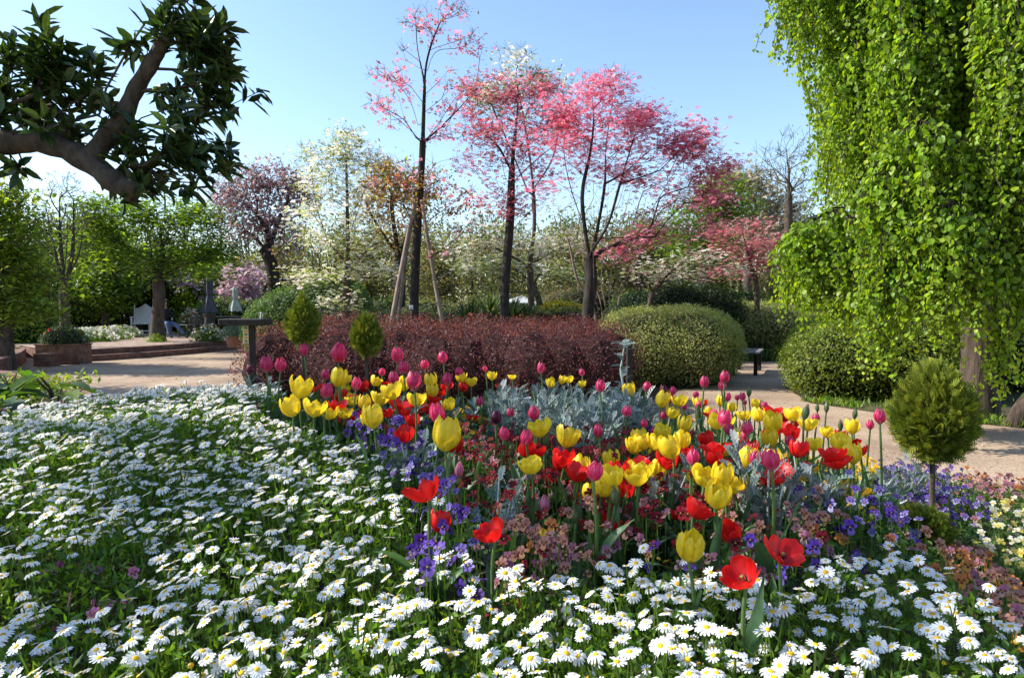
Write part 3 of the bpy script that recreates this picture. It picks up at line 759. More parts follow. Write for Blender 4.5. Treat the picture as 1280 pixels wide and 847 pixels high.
cnt = {}
for i, (px, Y, top, k) in enumerate(far):
    cnt[k] = cnt.get(k, 0) + 1
tot = dict(cnt); cnt = {}
ords = ['leftmost', 'second from the left', 'third from the left', 'fourth from the left', 'fifth from the left', 'sixth from the left', 'seventh from the left', 'eighth from the left', 'ninth from the left', 'tenth from the left', 'eleventh from the left', 'twelfth from the left', 'thirteenth from the left', 'fourteenth from the left']
for i, (px, Y, top, k) in enumerate(far):
    cols, nm = kinds[k]; o = ords[cnt.get(k, 0)]; cnt[k] = cnt.get(k, 0) + 1
    h = 385 - top
    bl = [(px + rng.uniform(-14, 14), top + h * f, 26 + rng.uniform(-4, 10), h * .22, 30) for f in (.2, .42, .66)] + [(px + rng.uniform(-26, 26), top + h * .8, 30, h * .24, 26)]
    leafy(f'{nm} tree in the far row, {o} of its kind', px, Y, 0, bl, 2000 if k == 3 else 3800, .26 if k != 3 else .15, cols, .15, spread=.9, tip_r=.014, group='far row of trees', bark=M_barkd if k % 2 else M_bark)

# ------------------------------------------------------------------ hedges and shrubs
_sph = None
def icos(n=3):
    import bmesh
    bm = bmesh.new(); bmesh.ops.create_icosphere(bm, subdivisions=n, radius=1)
    v = np.array([x.co[:] for x in bm.verts]); f = np.array([[q.index for q in x.verts] for x in bm.faces]); bm.free()
    return v, f
ICO = icos(3)

def bush(name, label, cat, ells, n, tpl, size, cols, core=(.03, .028, .015), mat=None, bump=.12, bfreq=1.6, up=.25, group=None, rough=.05, coresz=.84, twigs=0, zmin=.02):
    """a shrub: ellipsoids (x,y,z,rx,ry,rz) in metres; dark twiggy inside, leaves through its outer shell"""
    E = np.array(ells, float); base = np.array([E[:, 0].mean(), E[:, 1].mean(), 0])
    root = empty(name, base, label=label, cat=cat, group=group)
    g = G()
    for e in E:
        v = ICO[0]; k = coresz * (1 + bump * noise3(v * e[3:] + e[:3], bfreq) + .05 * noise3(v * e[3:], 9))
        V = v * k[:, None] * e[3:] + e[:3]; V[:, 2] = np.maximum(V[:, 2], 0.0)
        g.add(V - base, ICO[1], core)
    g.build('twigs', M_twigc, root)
    area = E[:, 3] * E[:, 5] + E[:, 3] * E[:, 4] + E[:, 4] * E[:, 5]
    g = G()
    for e, a in zip(E, area / area.sum()):
        m = int(n * a * 1.5); d = rdir(m); k = (1 + bump * noise3(d * e[3:] + e[:3], bfreq)) * (1 - np.abs(rng.normal(0, rough + .04, m)) + rough * rng.uniform(0, 1, m))
        P_ = d * k[:, None] * e[3:] + e[:3]
        ok = P_[:, 2] > zmin
        for q in E:
            if q is not e: ok &= (((P_ - q[:3]) / q[3:]) ** 2).sum(1) > .62
        P_, d = P_[ok], d[ok]
        nn = nrm(d / e[3:]) * .8 + rdir(len(P_)) * .8 + np.array([0, 0, up])
        g.inst(tpl, frames(nn), P_ - base, pal(cols, len(P_), .18), size * np.clip(1 + rng.normal(0, .25, len(P_)), .5, 1.7))
    if twigs:
        e = E[rng.integers(0, len(E), twigs)]; d = rdir(twigs); d[:, 2] = np.abs(d[:, 2]); d = nrm(d)
        P0 = d * e[:, 3:] * .97 + e[:, :3]
        for q in range(3):
            g.inst(tpl, frames(rdir(twigs)), P0 - base + d * size * (q * .7 + .3) + rng.normal(size=(twigs, 3)) * size * .25, pal(cols, twigs, .18) * 1.1, np.full(twigs, size * .9))
    g.build('foliage', mat or M_leaf, root)
    return root

RED = [(.12, .028, .05), (.18, .045, .075), (.08, .022, .036), (.26, .1, .12), (.11, .055, .055)]
Y = 8.4
xs = np.linspace(-2.95, 1.0, 11)
E = [(x, Y + .12 * math.sin(i * 2.1), .5, .5, .7, .575 + .035 * math.sin(i * 1.7 + 1)) for i, x in enumerate(xs)]
E += [(x, Y + .9 + .1 * math.sin(i), .52, .6, .7, .66 + .03 * math.sin(i * 2.3)) for i, x in enumerate(xs + .2)]
E += [(x, Y + 1.9 + .2 * math.sin(i * 3), .5, .7, .8, .66 + .03 * math.sin(i * 2.3)) for i, x in enumerate(xs[::2])]
bush('hedge', 'long low dark red-leaved hedge across the middle behind the tulips', 'hedge', E, 120000, leaf4, .03, RED, (.04, .02, .018), bump=.13, bfreq=3.2, twigs=5000, rough=.12, coresz=.8)
VAR = [(.3, .34, .12), (.4, .42, .18), (.2, .25, .07), (.5, .5, .28), (.24, .28, .09)]
Y = 11.4
bush('hedge', 'big rounded variegated hedge beside the lane, nearer of the two', 'hedge',
     [(2.25, Y, .62, .85, .9, .68), (2.95, Y + .1, .62, .85, 1.0, .72), (3.45, Y + .5, .58, .62, 1.0, .68), (3.1, Y + 1.2, .6, 1.1, .9, .7), (2.3, Y + 1, .6, .9, .8, .66)], 70000, leaf4, .034, VAR, (.06, .055, .03), bump=.12, bfreq=2.6, twigs=6000, rough=.11)
Y = 17.4
bush('hedge', 'variegated hedge behind the bench, farther of the two', 'hedge',
     [(5.6, Y, .78, 1.1, .8, .74), (4.9, Y + .9, .8, .9, .8, .76), (6.7, Y + .2, .74, 1.1, .9, .7), (7.6, Y + .5, .62, 1.0, .9, .6), (8.3, Y + .4, .45, .6, .7, .5)], 34000, leaf4, .05, VAR, (.06, .055, .03), bump=.12, bfreq=2.0, twigs=3000, rough=.1)
g = G()
m = 2600; x = rng.uniform(4.9, 8.6, m); y = 16.3 + rng.normal(0, .16, m) + .1 * (x - 5)
g.inst(leafn, frames(nrm(rng.normal(size=(m, 3)) * .7 + np.array([0, -1, .3])), xhint=np.array([.1, 0, 1.0])), np.stack([x, y, 0 * x], -1), pal(GRN + DKG + [(.12, .2, .05)], m), rng.uniform(.16, .34, m))
g.build('border_plants', M_leaf, label='strappy dark green border plants at the foot of the farther variegated hedge', cat='plants', kind='stuff')

bush('shrub', 'large round dark green bush left of the creamy dogwood', 'bush', [(-5.7, 18, .9, 1.25, 1.1, 1.0), (-4.9, 18.2, 1.2, 1.1, 1.1, 1.0), (-6.5, 18.3, .7, .8, .9, .9)], 30000, leaf4, .07, [(.06, .13, .025), (.09, .18, .03), (.12, .2, .05)], (.015, .02, .01), rough=.1, twigs=500, bump=.1)
bush('shrub', 'bushy dark shrub beneath the creamy dogwood', 'bush', [(-3.9, 16.2, .6, 1.0, .8, .75), (-2.9, 16.0, .55, .9, .8, .72), (-4.4, 16.9, .7, .8, .8, .8)], 20000, leaf4, .06, DKG + [(.05, .08, .03)], (.012, .015, .01), rough=.08)
bush('hedge', 'dark evergreen hedge running behind the stakes', 'hedge', [(x, 15.3, .65, .75, .6, .68) for x in (-2.2, -1.3, -.4, .5, 1.3)], 24000, leaf4, .05, DKG + [(.07, .1, .05), (.12, .14, .09)], (.012, .015, .01), rough=.07)
bush('shrub', 'rounded bright yellow shrub right of the yuccas', 'bush', [(1.18, 18, 1.0, .62, .6, .5), (1.6, 18.2, .95, .5, .5, .48)], 9000, leaf4, .055, YEL, (.03, .025, .01), rough=.07)
bush('shrub', 'grey-green shrub beside the bright yellow one', 'bush', [(1.9, 17.4, .45, .9, .6, .55), (2.9, 17.0, .4, .8, .6, .5)], 9000, leaf4, .06, [(.2, .18, .09), (.13, .14, .06), (.3, .14, .12)], (.03, .025, .015), rough=.12)
bush('shrub', 'dark evergreen shrub behind the clipped variegated hedge', 'bush', [(4.0, 16.6, 1.0, .9, .8, .95), (5.0, 17.0, 1.1, .8, .8, .85), (3.2, 17.0, .9, .7, .7, .85)], 22000, leaf4, .07, DKG, (.01, .014, .01), rough=.1)
bush('shrub', 'fresh green shrub behind the low curved wall', 'bush', [(-14.6, 19.8, .75, 1.0, .9, .85), (-15.6, 20.4, .8, 1.2, 1.0, 1.0), (-15.4, 21.6, .8, .9, .8, .85)], 20000, leaf4, .085, [(.08, .17, .03), (.12, .22, .04), (.05, .11, .02)], (.015, .025, .01), rough=.12, bump=.14)
bush('shrub', 'tall leafy shrub at the far left behind the wall', 'bush', [(-15.6, 19.9, 1.1, 1.2, 1.0, 1.3), (-17.2, 20.3, 1.2, 1.1, 1.0, 1.5)], 14000, leaf4, .1, GRN + LIME, (.015, .025, .01), rough=.12, bump=.14)
bush('shrub', 'broad azalea bush at the right of the lane, below the weeping branches', 'bush', [(4.85, 9.9, .45, .75, .8, .62), (5.6, 9.6, .5, .75, .7, .66), (6.3, 9.9, .5, .7, .7, .66), (5.2, 10.6, .5, .8, .8, .66)], 26000, leaf4, .05, [(.2, .26, .04), (.14, .2, .03), (.28, .33, .06), (.08, .12, .02)], (.02, .025, .012), rough=.16, twigs=5000, bump=.2, bfreq=2.8)
bush('shrub', 'dark shrub in the shade behind the weeping tree trunk', 'bush', [(7.4, 10.8, .6, .9, .8, .8), (8.6, 10.6, .65, 1.0, .8, .85), (9.9, 10.2, .6, 1.0, .9, .85)], 20000, leaf4, .06, DKG + [(.1, .14, .04)], (.012, .016, .01), rough=.12)
bush('shrub', 'yellow-green shrub seen beyond the weeping branches', 'bush', [(8.4, 14, .7, 1.2, .9, .75), (10.4, 14, .7, 1.3, .9, .8), (12.3, 13.6, .7, 1.3, .9, .9), (14.2, 13.6, .7, 1.3, .9, .9)], 22000, leaf4, .08, [(.2, .24, .06), (.14, .18, .05)], (.02, .025, .012), rough=.12)
def farbush(px, Y, w, h, cols, label, dz=0, size=None):
    c = gbase(px, Y); e = []
    k = max(2, int(w / h))
    for i in range(k):
        e.append((c[0] + (i - (k - 1) / 2) * w / k, Y + rng.uniform(-.4, .4), h * .42, w / k * .75, .9, h * rng.uniform(.5, .62)))
    bush('shrub', label, 'bush', e, 8000, leaf4, size or Y * .004, cols, (.02, .024, .012), rough=.14, bump=.16, group='shrubs along the far edge')
farbush(20, 27, 7, 1.9, GRN, 'green shrub belt in the far left corner')
farbush(140, 29, 7, 1.6, LIME + GRN, 'light green shrub behind the white chair')
farbush(240, 31, 6, 1.9, GRN + DKG, 'green shrub behind the terrace tables')
farbush(330, 26, 5, 1.8, GRN, 'green shrub right of the parasols')
farbush(430, 27, 6, 1.7, DKG + GRN, 'dark shrub far behind the creamy dogwood')
farbush(520, 29, 6, 1.6, [(.14, .12, .07), (.1, .12, .05)], 'brownish shrub far behind the stakes')
farbush(600, 27, 6, 1.7, [(.12, .13, .06), (.2, .22, .1)], 'olive shrub far behind the yuccas')
farbush(690, 30, 6, 2.0, [(.16, .13, .08), (.12, .14, .06)], 'brownish shrub far behind the yellow bush')
farbush(780, 28, 6, 2.2, [(.1, .14, .05), (.2, .12, .1)], 'mixed shrub far behind the crape myrtle')
farbush(870, 26, 6, 2.0, GRN, 'green shrub far behind the clipped hedge')
farbush(960, 29, 6, 1.7, [(.12, .13, .06), (.07, .1, .03)], 'olive shrub at the far end of the lane')
farbush(1110, 31, 9, 1.8, [(.14, .16, .06), (.2, .2, .1)], 'olive shrub far behind the weeping tree')
farbush(1260, 31, 9, 2.0, GRN, 'green shrub at the far right edge')

# far wood: one mass of trunks, twigs and thin foliage behind everything
g = G()
m = 420
bx = rng.uniform(-62, 62, m); by = rng.uniform(44, 62, m); hh = rng.uniform(5.5, 8.5, m)
for i in range(m):
    tubev(g, [(bx[i], by[i], 0), (bx[i] + rng.normal(0, .3), by[i], hh[i] * .5), (bx[i] + rng.normal(0, .6), by[i], hh[i])], [.14, .09, .03], 5, (.07, .055, .045), False)
    q = 14; a = rng.uniform(0, math.tau, q); z0 = rng.uniform(.25, .95, q) * hh[i]; ln = rng.uniform(.8, 2.2, q)
    A = np.stack([np.full(q, bx[i]), np.full(q, by[i]), z0], -1); D = nrm(np.stack([np.cos(a), np.sin(a) * .6, rng.uniform(.4, 1.2, q)], -1))
    side = np.cross(D, [0, 1, 0]) * .035
    V = np.stack([A - side, A + side, A + D * ln[:, None]], 1).reshape(-1, 3)
    g.add(V, np.arange(q * 3).reshape(-1, 3), (.09, .07, .06))
k = rng.integers(0, m, 95000)
p = np.stack([bx[k] + rng.normal(0, 1.1, len(k)), by[k] + rng.normal(0, .9, len(k)), hh[k] * rng.uniform(.05, 1.08, len(k))], -1)
hue = np.array([(.12, .2, .04), (.16, .17, .07), (.2, .2, .12), (.17, .26, .05), (.07, .11, .03)])[(k % 5)]
g.inst(leaf4, frames(rdir(len(k)) + [0, 0, .6]), p, hue * rng.uniform(.7, 1.3, (len(k), 1)), rng.uniform(.22, .42, len(k)))
g.build('far_woods', M_soft, label='thin wood of many trees and bare twigs closing the view far behind', cat='woods', kind='stuff')

# yuccas
def yucca(px, Y, n, ln, label, z=.15):
    b = gbase(px, Y); root = empty('yucca', b, label=label, cat='yucca', group='yuccas behind the red hedge')
    g = G(); tubev(g, [(0, 0, -.05), (.02, 0, z + .25)], [.07, .05], 8, (1, 1, 1)); g.build('stem', M_bark, root)
    g = G(); a = rng.uniform(0, math.tau, n); el = rng.uniform(-.1, 1.35, n)
    for i in range(n):
        d = np.array([math.cos(a[i]) * math.cos(el[i]), math.sin(a[i]) * math.cos(el[i]), math.sin(el[i])])
        s = nrm(np.cross(d, [0, 0, 1])); l_ = ln * rng.uniform(.7, 1.1); c0 = np.array([0, 0, z + .2 + .1 * el[i]])
        t = np.array([0, .35, .75, 1]); w_ = np.array([.018, .028, .02, .001]); dr = np.array([0, 0, .02, .08]) * l_ * (1.2 - el[i] * .6)
        mid = c0 + d * (t * l_)[:, None] - np.array([0, 0, 1]) * dr[:, None]
        V = np.stack([mid + s * w_[:, None], mid + np.array([0, 0, -.008]), mid - s * w_[:, None]], 1).reshape(-1, 3)
        Fq = [(3 * q + r, 3 * q + 3 + r, 3 * q + 4 + r, 3 * q + 1 + r) for q in range(3) for r in (0, 1)]
        g.add(V, np.array(Fq), pal([(.05, .09, .035), (.08, .13, .05), (.03, .06, .025), (.16, .2, .1)], 1)[0])
    g.build('leaves', M_leaf, root)
yucca(585, 12.6, 110, .62, 'yucca nearest to the right-hand stake', .6)
yucca(612, 13.6, 110, .62, 'second yucca, tallest, between the stake and the straight dogwood', .8)
yucca(640, 13.0, 90, .55, 'yucca just right of the straight pink dogwood trunk', .7)
yucca(660, 12.8, 80, .5, 'rightmost small yucca behind the red hedge', .62)
# white canopy glimpsed behind
g = G(); c = at(650, 374, 21)
V = [(-.5, -.3, -.1), (.5, -.3, -.12), (.5, .5, -.06), (-.45, .5, -.04), (.05, .1, .12)]
g.add(V, np.array([(0, 1, 4), (1, 2, 4), (2, 3, 4), (3, 0, 4)]))
g2 = G()
root = empty('garden_tent', (c[0], c[1], 0), label='small white tent roof showing between the two dogwood trunks', cat='tent')
M_wpaint = solid('white_paint', (.72, .72, .7), (.8, .8, .78), 5, .5, .1)
o = g.build('roof', solid('dull_canvas', (.36, .36, .35), (.5, .5, .48), 4, .8, .2), root); o.location = (0, 0, c[2])
for sx, sy in ((-.48, -.28), (.48, -.28), (.48, .45), (-.42, .45)):
    g2 = G(); tubev(g2, [(sx, sy, 0), (sx, sy, c[2] - .12)], .02, 6); g2.build('pole', M_wpaint, root)

# ------------------------------------------------------------------ the weeping katsura
KB = gbase(1225, 7.9)
KC = [(.17, .3, .02), (.22, .36, .025), (.13, .24, .018), (.28, .4, .035), (.2, .33, .02)]
kl = [np.vstack([KB, KB + [[.0, 0, .6], [-.03, 0, 1.4], [-.02, .05, 2.2], [.05, .1, 3.2], [.0, .1, 4.6], [.0, .1, 5.6]]]),
      np.array([KB + [0, .05, 2.2], KB + [.35, -.3, 2.9], KB + [.9, -.9, 3.8], KB + [1.5, -1.5, 4.3]])]
clumps = [  # spot in the photo (top, bottom), half width, distance, strands
    (1018, -70, 92, 34, 7.2, 30), (1050, -80, 285, 26, 7.7, 26), (1082, -80, 320, 32, 7.3, 34), (1065, 60, 300, 28, 7.0, 22), (1036, 262, 412, 44, 6.9, 44), (1000, 285, 395, 26, 7.0, 26), (1072, 300, 425, 32, 6.7, 34),
    (1100, 330, 475, 16, 6.1, 16), (1132, -80, 395, 32, 6.5, 40), (1120, 200, 425, 34, 6.2, 36), (1148, 150, 440, 34, 6.0, 36), (1178, -80, 350, 32, 6.7, 36), (1182, 250, 440, 34, 5.8, 36), (1150, 40, 250, 30, 6.3, 24),
    (1236, -80, 130, 34, 6.4, 30), (1226, 168, 372, 34, 6.0, 34), (1272, -80, 330, 26, 5.8, 30), (1250, 300, 505, 11, 5.7, 10), (1262, 160, 440, 20, 5.9, 20), (1205, 300, 400, 18, 5.7, 14), (1105, -80, 200, 30, 6.9, 26), (1205, -80, 215, 26, 6.5, 26),
    (1310, -80, 470, 36, 5.7, 36), (1365, -80, 440, 40, 5.8, 36), (1430, -80, 420, 40, 6.0, 30), (1075, -80, 380, 34, 8.6, 34), (1120, -60, 400, 34, 8.9, 34), (1160, -60, 390, 34, 9.3, 36), (1210, -60, 340, 34, 9.5, 36), (1265, -60, 380, 34, 9.3, 40), (1320, -60, 420, 34, 9.3, 36), (1400, -60, 420, 40, 8.6, 30), (1500, -60, 400, 60, 7.4, 30)]
tg = []; strands = []
for (cx, ty, by_, hw, Yc, ns) in clumps:
    top = at(cx, ty, Yc); bot = at(cx, by_, Yc); H = top[2] - bot[2]; r = 1.25 * hw * Yc / F
    cen = top + [rng.normal(0, .05), 0, 0]
    tg.append(cen + [0, 0, .02])
    for s in range(int(ns * 1.9)):
        rr = r * math.sqrt(rng.uniform()); a = rng.uniform(0, math.tau)
        e = np.array([math.cos(a), math.sin(a), 0]) * rr
        ztop = cen[2] - .5 * (rr / r) ** 2 * min(.5, H * .4)
        ln = (H - (cen[2] - ztop)) * rng.uniform(.55, 1.0) ** .8 * (1 - .12 * (rr / r)) * (1 + .06 * rng.normal())
        strands.append((cen, cen + e + [0, 0, ztop - cen[2]], ln, e))
root, (KP, Kpar, KW, KR) = tree('weeping_katsura_tree', 'large weeping tree with hanging curtains of round bright green leaves at right', 'tree', kl, np.array(tg), .17, None, tip_r=.018, bark=M_barkk, wig=.1, up=.35)
g = G(); gs = G(); LP = []; LN = []; LC = []; LS = []
sunv = np.array(sdir)
for (cen, st0, ln, e) in strands:
    n = max(4, int(ln / .037)); t = np.linspace(0, 1, n)
    eo = e * (1.0 + rng.uniform(-.45, .25) * t[:, None]) ; wv = rng.normal(0, .09, 2)
    pts = np.stack([st0[0] + (eo[:, 0] - e[0]) + wv[0] * np.sin(t * 5), st0[1] + (eo[:, 1] - e[1]) + wv[1] * np.sin(t * 4), st0[2] - ln * t], -1)
    tubev(gs, np.vstack([cen, pts[:: max(1, n // 6)]]) - KB, .0035, 3, (1, 1, 1), False)
    for side in (-1, 1):
        a = rng.uniform(0, math.tau) + np.arange(n) * .35
        o = np.stack([np.cos(a), np.sin(a), -.25 * np.ones(n)], -1) * side
        o[:, 2] = -.35
        LP.append(pts + rng.normal(0, .024, (n, 3)) + o * .012); LN.append(o)
        c = pal(KC, n, .14) * (1 + .25 * t[:, None] * np.array([.9, .5, .2])); LC.append(c); LS.append(np.clip(rng.normal(.045, .011, n), .02, .075) * (1.1 - .4 * t))
LP = np.concatenate(LP); LN = np.concatenate(LN); LC = np.concatenate(LC); LS = np.concatenate(LS)
z = nrm(LN * np.array([1, 1, 0]) + np.array([0, 0, .55]) + rdir(len(LP)) * .65)
g.inst(leafr, frames(z, xhint=np.array([0, 0, -1.0])) if False else frames(z, xhint=None) if False else frames(z, xhint=np.array([.0, .0, -1.0])), LP - KB, LC, LS)
g.build('crown', M_leaf, root)
gs.build('twigs', M_barkd, root)
# name board on its trunk, second stem, roots
g = G(); boxv(g, (0, 0, 0), (.15, .012, .075), 0, (.35, .34, .3), bev=.003)
o = g.build('name_board', None, label='small grey name board fixed to the weeping tree trunk', cat='sign'); o.data.materials.append(solid('grey_board', (.28, .27, .24), (.36, .35, .3), 30, .7, .1))
o.location = at(1226, 422, 7.62); o.rotation_euler = (0, 0, .1)
g = G()
for q in range(4): boxv(g, (rng.uniform(-.01, .01), -.0075, .013 + q * .014), (.11 - .02 * (q % 2), .002, .004), 0, (1, 1, 1))
s_ = g.build('lettering', solid('dark_lettering', (.05, .05, .045), (.07, .07, .06), 30, .7, 0), o)
b0 = at(1262, 545, 7.3); b0[2] = -.1; c1 = at(1300, 478, 7.1)
g = G(); tubev(g, catmull([(0, 0, 0), (.12, -.02, .3), (.34, -.06, .62), (.75, -.1, 1.15), (1.1, -.1, 2.0), (1.2, 0, 3.3)], 5), np.linspace(.1, .05, 26), 12)
o = g.build('tree_trunk', M_barkk, smooth=True, label='leaning bare trunk at the right edge beside the weeping tree', cat='tree'); o.location = b0

# ------------------------------------------------------------------ the evergreen magnolia overhead at left
MG = [(.03, .065, .016), (.045, .085, .02), (.07, .12, .03), (.022, .045, .014)]
Y = 4.5
mb = np.array([-6.3, 4.3, 0.0])
ml = [np.array([mb, mb + [.05, 0, .8], mb + [.15, .02, 1.5], mb + [.5, .1, 2.1], at(-90, 172, 4.5), at(0, 178, 4.5), at(55, 178, 4.5), at(100, 196, 4.45), at(140, 225, 4.4), at(166, 240, 4.35)]),
      np.array([at(112, 200, 4.45), at(135, 170, 4.5), at(152, 150, 4.5), at(168, 115, 4.5), at(190, 78, 4.45), at(208, 45, 4.4)]),
      np.array([at(30, 176, 4.5), at(42, 130, 4.7), at(60, 90, 4.8)]), np.array([mb + [.3, .05, 1.9], mb + [-.2, .4, 3.0], mb + [-.4, .8, 4.6]]),
      np.array([mb + [.1, 0, 1.6], mb + [.5, -.9, 2.8], mb + [1.3, -1.7, 3.6]]), np.array([mb + [.3, .05, 2.0], mb + [.9, -.4, 3.0], mb + [2.0, -.9, 3.9]])]
mt = [blob(40, 62, 50, 24, Y, 13), blob(88, 78, 34, 18, Y, 8), blob(30, 112, 50, 28, Y, 13), blob(88, 112, 36, 24, Y, 9), blob(55, 150, 60, 24, Y, 12), blob(8, 150, 24, 30, Y, 5), blob(18, 208, 20, 8, Y, 3),
      blob(168, 56, 18, 12, Y, 3), blob(230, 22, 42, 24, Y, 14), blob(262, 48, 34, 24, Y, 11), blob(284, 72, 14, 14, Y, 3), blob(254, 92, 36, 28, Y, 12), blob(240, 132, 38, 34, Y, 14), blob(286, 126, 14, 10, Y, 3),
      blob(200, 180, 50, 34, Y, 17), blob(250, 190, 40, 28, Y, 13), blob(284, 196, 14, 10, Y, 2), blob(172, 216, 30, 12, Y, 6), blob(215, 232, 44, 10, Y, 7), blob(148, 152, 28, 18, Y, 6), blob(132, 112, 14, 12, Y, 2)]
mt = np.concatenate(mt); mt = np.concatenate([mt, mt[rng.permutation(len(mt))[:len(mt) * 2 // 10]] + rng.normal(0, .1, (len(mt) * 2 // 10, 3))])
SH = []   # unseen rest of its crown, leaf clumps added and thickened to shade the bed
def cloud(c, r, n): SH.append(np.array(c) + rdir(n) * (rng.uniform(.3, 1, (n, 1)) ** .6) * np.array(r))
cloud((-6.3, 4.6, 4.6), (1.6, 1.6, .9), 60); cloud((-4.6, 2.7, 3.5), (1.1, .8, .7), 46); cloud((-5.5, 3.6, 5.2), (1.3, 1.2, .6), 40)
cloud((-4.2, 3.4, 3.35), (.7, .5, .45), 24); cloud((-3.8, 2.15, 4.3), (1.1, .7, .4), 95); cloud((-5.4, 1.9, 4.0), (1.0, .55, .4), 62); cloud((-2.6, 1.9, 4.6), (.6, .5, .25), 12)
MAGSH = np.concatenate(SH)
allt = np.concatenate([mt, MAGSH])
root, (MP, Mpar, MW, MR) = tree('magnolia_tree', 'evergreen magnolia with thick crooked limb and dark glossy leaves overhanging the upper left', 'tree', ml, allt, .2, None, tip_r=.006, bark=M_barkm, wig=.1, up=.05, seg=.2)
g = G()      # the heavy crooked limb, its upright and the sawn stub
tubev(g, catmull(ml[0][2:], 5) - mb, np.linspace(.085, .065, 5 * 7 + 1) * (1 + .09 * np.sin(np.arange(36) * 1.3) + rng.normal(0, .05, 36)), 12)
tubev(g, catmull(ml[1], 5) - mb, np.linspace(.068, .04, 26) * (1 + .07 * np.sin(np.arange(26) * 1.7)), 12)
tubev(g, catmull([at(60, 180, 4.5), at(85, 160, 4.6), at(70, 140, 4.8), at(40, 120, 5.0)], 5) - mb, np.linspace(.06, .03, 16), 8)
g.build('limb', M_barkm, root, smooth=True)
g = G()
tipi = np.nonzero((MW <= 1.01) & (Mpar >= 0))[0]
LP = []; LD = []; LNn = []
for i in tipi:
    ax = nrm(MP[i] - MP[Mpar[i]] + np.array([0, 0, .03])); k = rng.integers(9, 16)
    a = rng.uniform(0, math.tau) + np.arange(k) * 2.4
    u = nrm(np.cross(ax, [.3, .2, 1])); v = np.cross(ax, u)
    op = rng.uniform(.5, 1.5, k)
    d = np.cos(op)[:, None] * ax + np.sin(op)[:, None] * (np.cos(a)[:, None] * u + np.sin(a)[:, None] * v)
    d[:, 2] -= .22; LD.append(nrm(d)); LP.append(MP[i] - ax * rng.uniform(0, .16, (k, 1)) + rng.normal(0, .012, (k, 3))); LNn.append(nrm(ax * .9 + rng.normal(0, .3, (k, 3)) + [0, 0, .4]))
LP = np.concatenate(LP); LD = np.concatenate(LD); LNn = np.concatenate(LNn)
Fm = frames(LD, xhint=None)
y_ = nrm(np.cross(LNn, LD)); z_ = np.cross(LD, y_)
g.inst(leaf6, np.stack([LD, y_, z_], -1), LP - mb, pal(MG + [(.06, .1, .02)], len(LP), .15), np.stack([rng.normal(.138, .022, len(LP)), rng.normal(.115, .015, len(LP)), np.full(len(LP), .16)], -1)[:, [0, 1, 2]])
g.build('crown', M_gloss, root)

# ------------------------------------------------------------------ terrace furniture and other objects
M_chair = solid('white_chair_paint', (.66, .68, .7), (.76, .77, .78), 8, .55, .1)
M_iron = solid('dark_iron', (.012, .012, .013), (.03, .028, .026), 20, .5, .1, spec=.4)
M_dwood = solid('blackened_wood', (.012, .01, .009), (.04, .032, .026), 18, .7, .5, (1, 1, .3))
M_terra = solid('terracotta', (.2, .09, .055), (.33, .16, .1), 6, .9, .2)
M_slate = solid('slate_canvas', (.05, .055, .075), (.09, .095, .12), 6, .85, .2)
M_sage = solid('sage_canvas', (.3, .36, .31), (.42, .47, .41), 6, .85, .2)
M_greywood = solid('weathered_wood', (.1, .095, .09), (.2, .19, .18), 12, .8, .4, (1, 6, 1))
TZ = .285
def part(fn, name, mat, root, **kw):
    g = G(); fn(g); return g.build(name, mat, root, **kw)

# white high-backed garden armchair
root = empty('garden_armchair', gbase(178, 25.6, TZ), .25, label='white wooden high-backed garden armchair with shaped crest on the terrace', cat='chair')
def f(g):
    xs = np.linspace(-.3, .3, 13); top = 1.02 + .16 * np.exp(-(xs / .13) ** 2)
    V = []
    for y0 in (0, .035):
        for x, t in zip(xs, top):
            V.append((x, .26 + y0, .42)); V.append((x * 1.12, .26 + y0 + .16, t))
    n = 26; Fq = []
    for i in range(12):
        a = 2 * i
        Fq += [(a, a + 2, a + 3, a + 1), (n + a + 1, n + a + 3, n + a + 2, n + a), (a + 1, a + 3, n + a + 3, n + a + 1)]
    g.add(V, np.array(Fq))
part(f, 'backrest', M_chair, root)
part(lambda g: boxv(g, (0, 0, .4), (.66, .56, .045), bev=.01), 'seat', M_chair, root)
for s in (-1, 1):
    part(lambda g: tubev(g, [(s * .33, .28, 0), (s * .34, .27, .5), (s * .38, .45, 1.12)], [.035, .035, .03], 6), 'back_post', M_chair, root)
    part(lambda g: boxv(g, (s * .31, -.25, 0), (.06, .06, .66), bev=.008), 'leg', M_chair, root)
    part(lambda g: boxv(g, (s * .33, .02, .66), (.08, .62, .035), bev=.01), 'armrest', M_chair, root)
part(lambda g: boxv(g, (0, -.25, .12), (.58, .03, .05), bev=.008), 'stretcher', M_chair, root)

# wrought iron chairs
def iron_chair(loc, rz, label):
    root = empty('iron_chair', loc, rz, label=label, cat='chair', group='iron chairs on the terrace')
    part(lambda g: [boxv(g, (0, 0, .44), (.42, .42, .02), bev=.005)], 'seat', M_iron, root)
    for sx in (-1, 1):
        for sy in (-1, 1):
            part(lambda g: tubev(g, [(sx * .19, sy * .19, .44), (sx * .22, sy * .22, 0)], .014, 6), 'leg', M_iron, root)
    def f(g):
        a = np.linspace(0, math.pi, 13)
        tubev(g, np.stack([.2 * np.cos(a), .2 + 0 * a, .6 + .3 * np.sin(a) ** .7], -1), .02, 6)
        for s in (-1, 1): tubev(g, [(s * .2, .2, .44), (s * .2, .2, .61)], .02, 6)
        for x in (-.1, -.05, 0, .05, .1): tubev(g, [(x, .2, .45), (x * 1.2, .2, .86 - abs(x))], .012, 5)
        a = np.linspace(0, math.tau, 13)
        tubev(g, np.stack([.1 * np.cos(a), .2 + 0 * a, .66 + .1 * np.sin(a)], -1), .01, 5)
    part(f, 'backrest', M_iron, root)
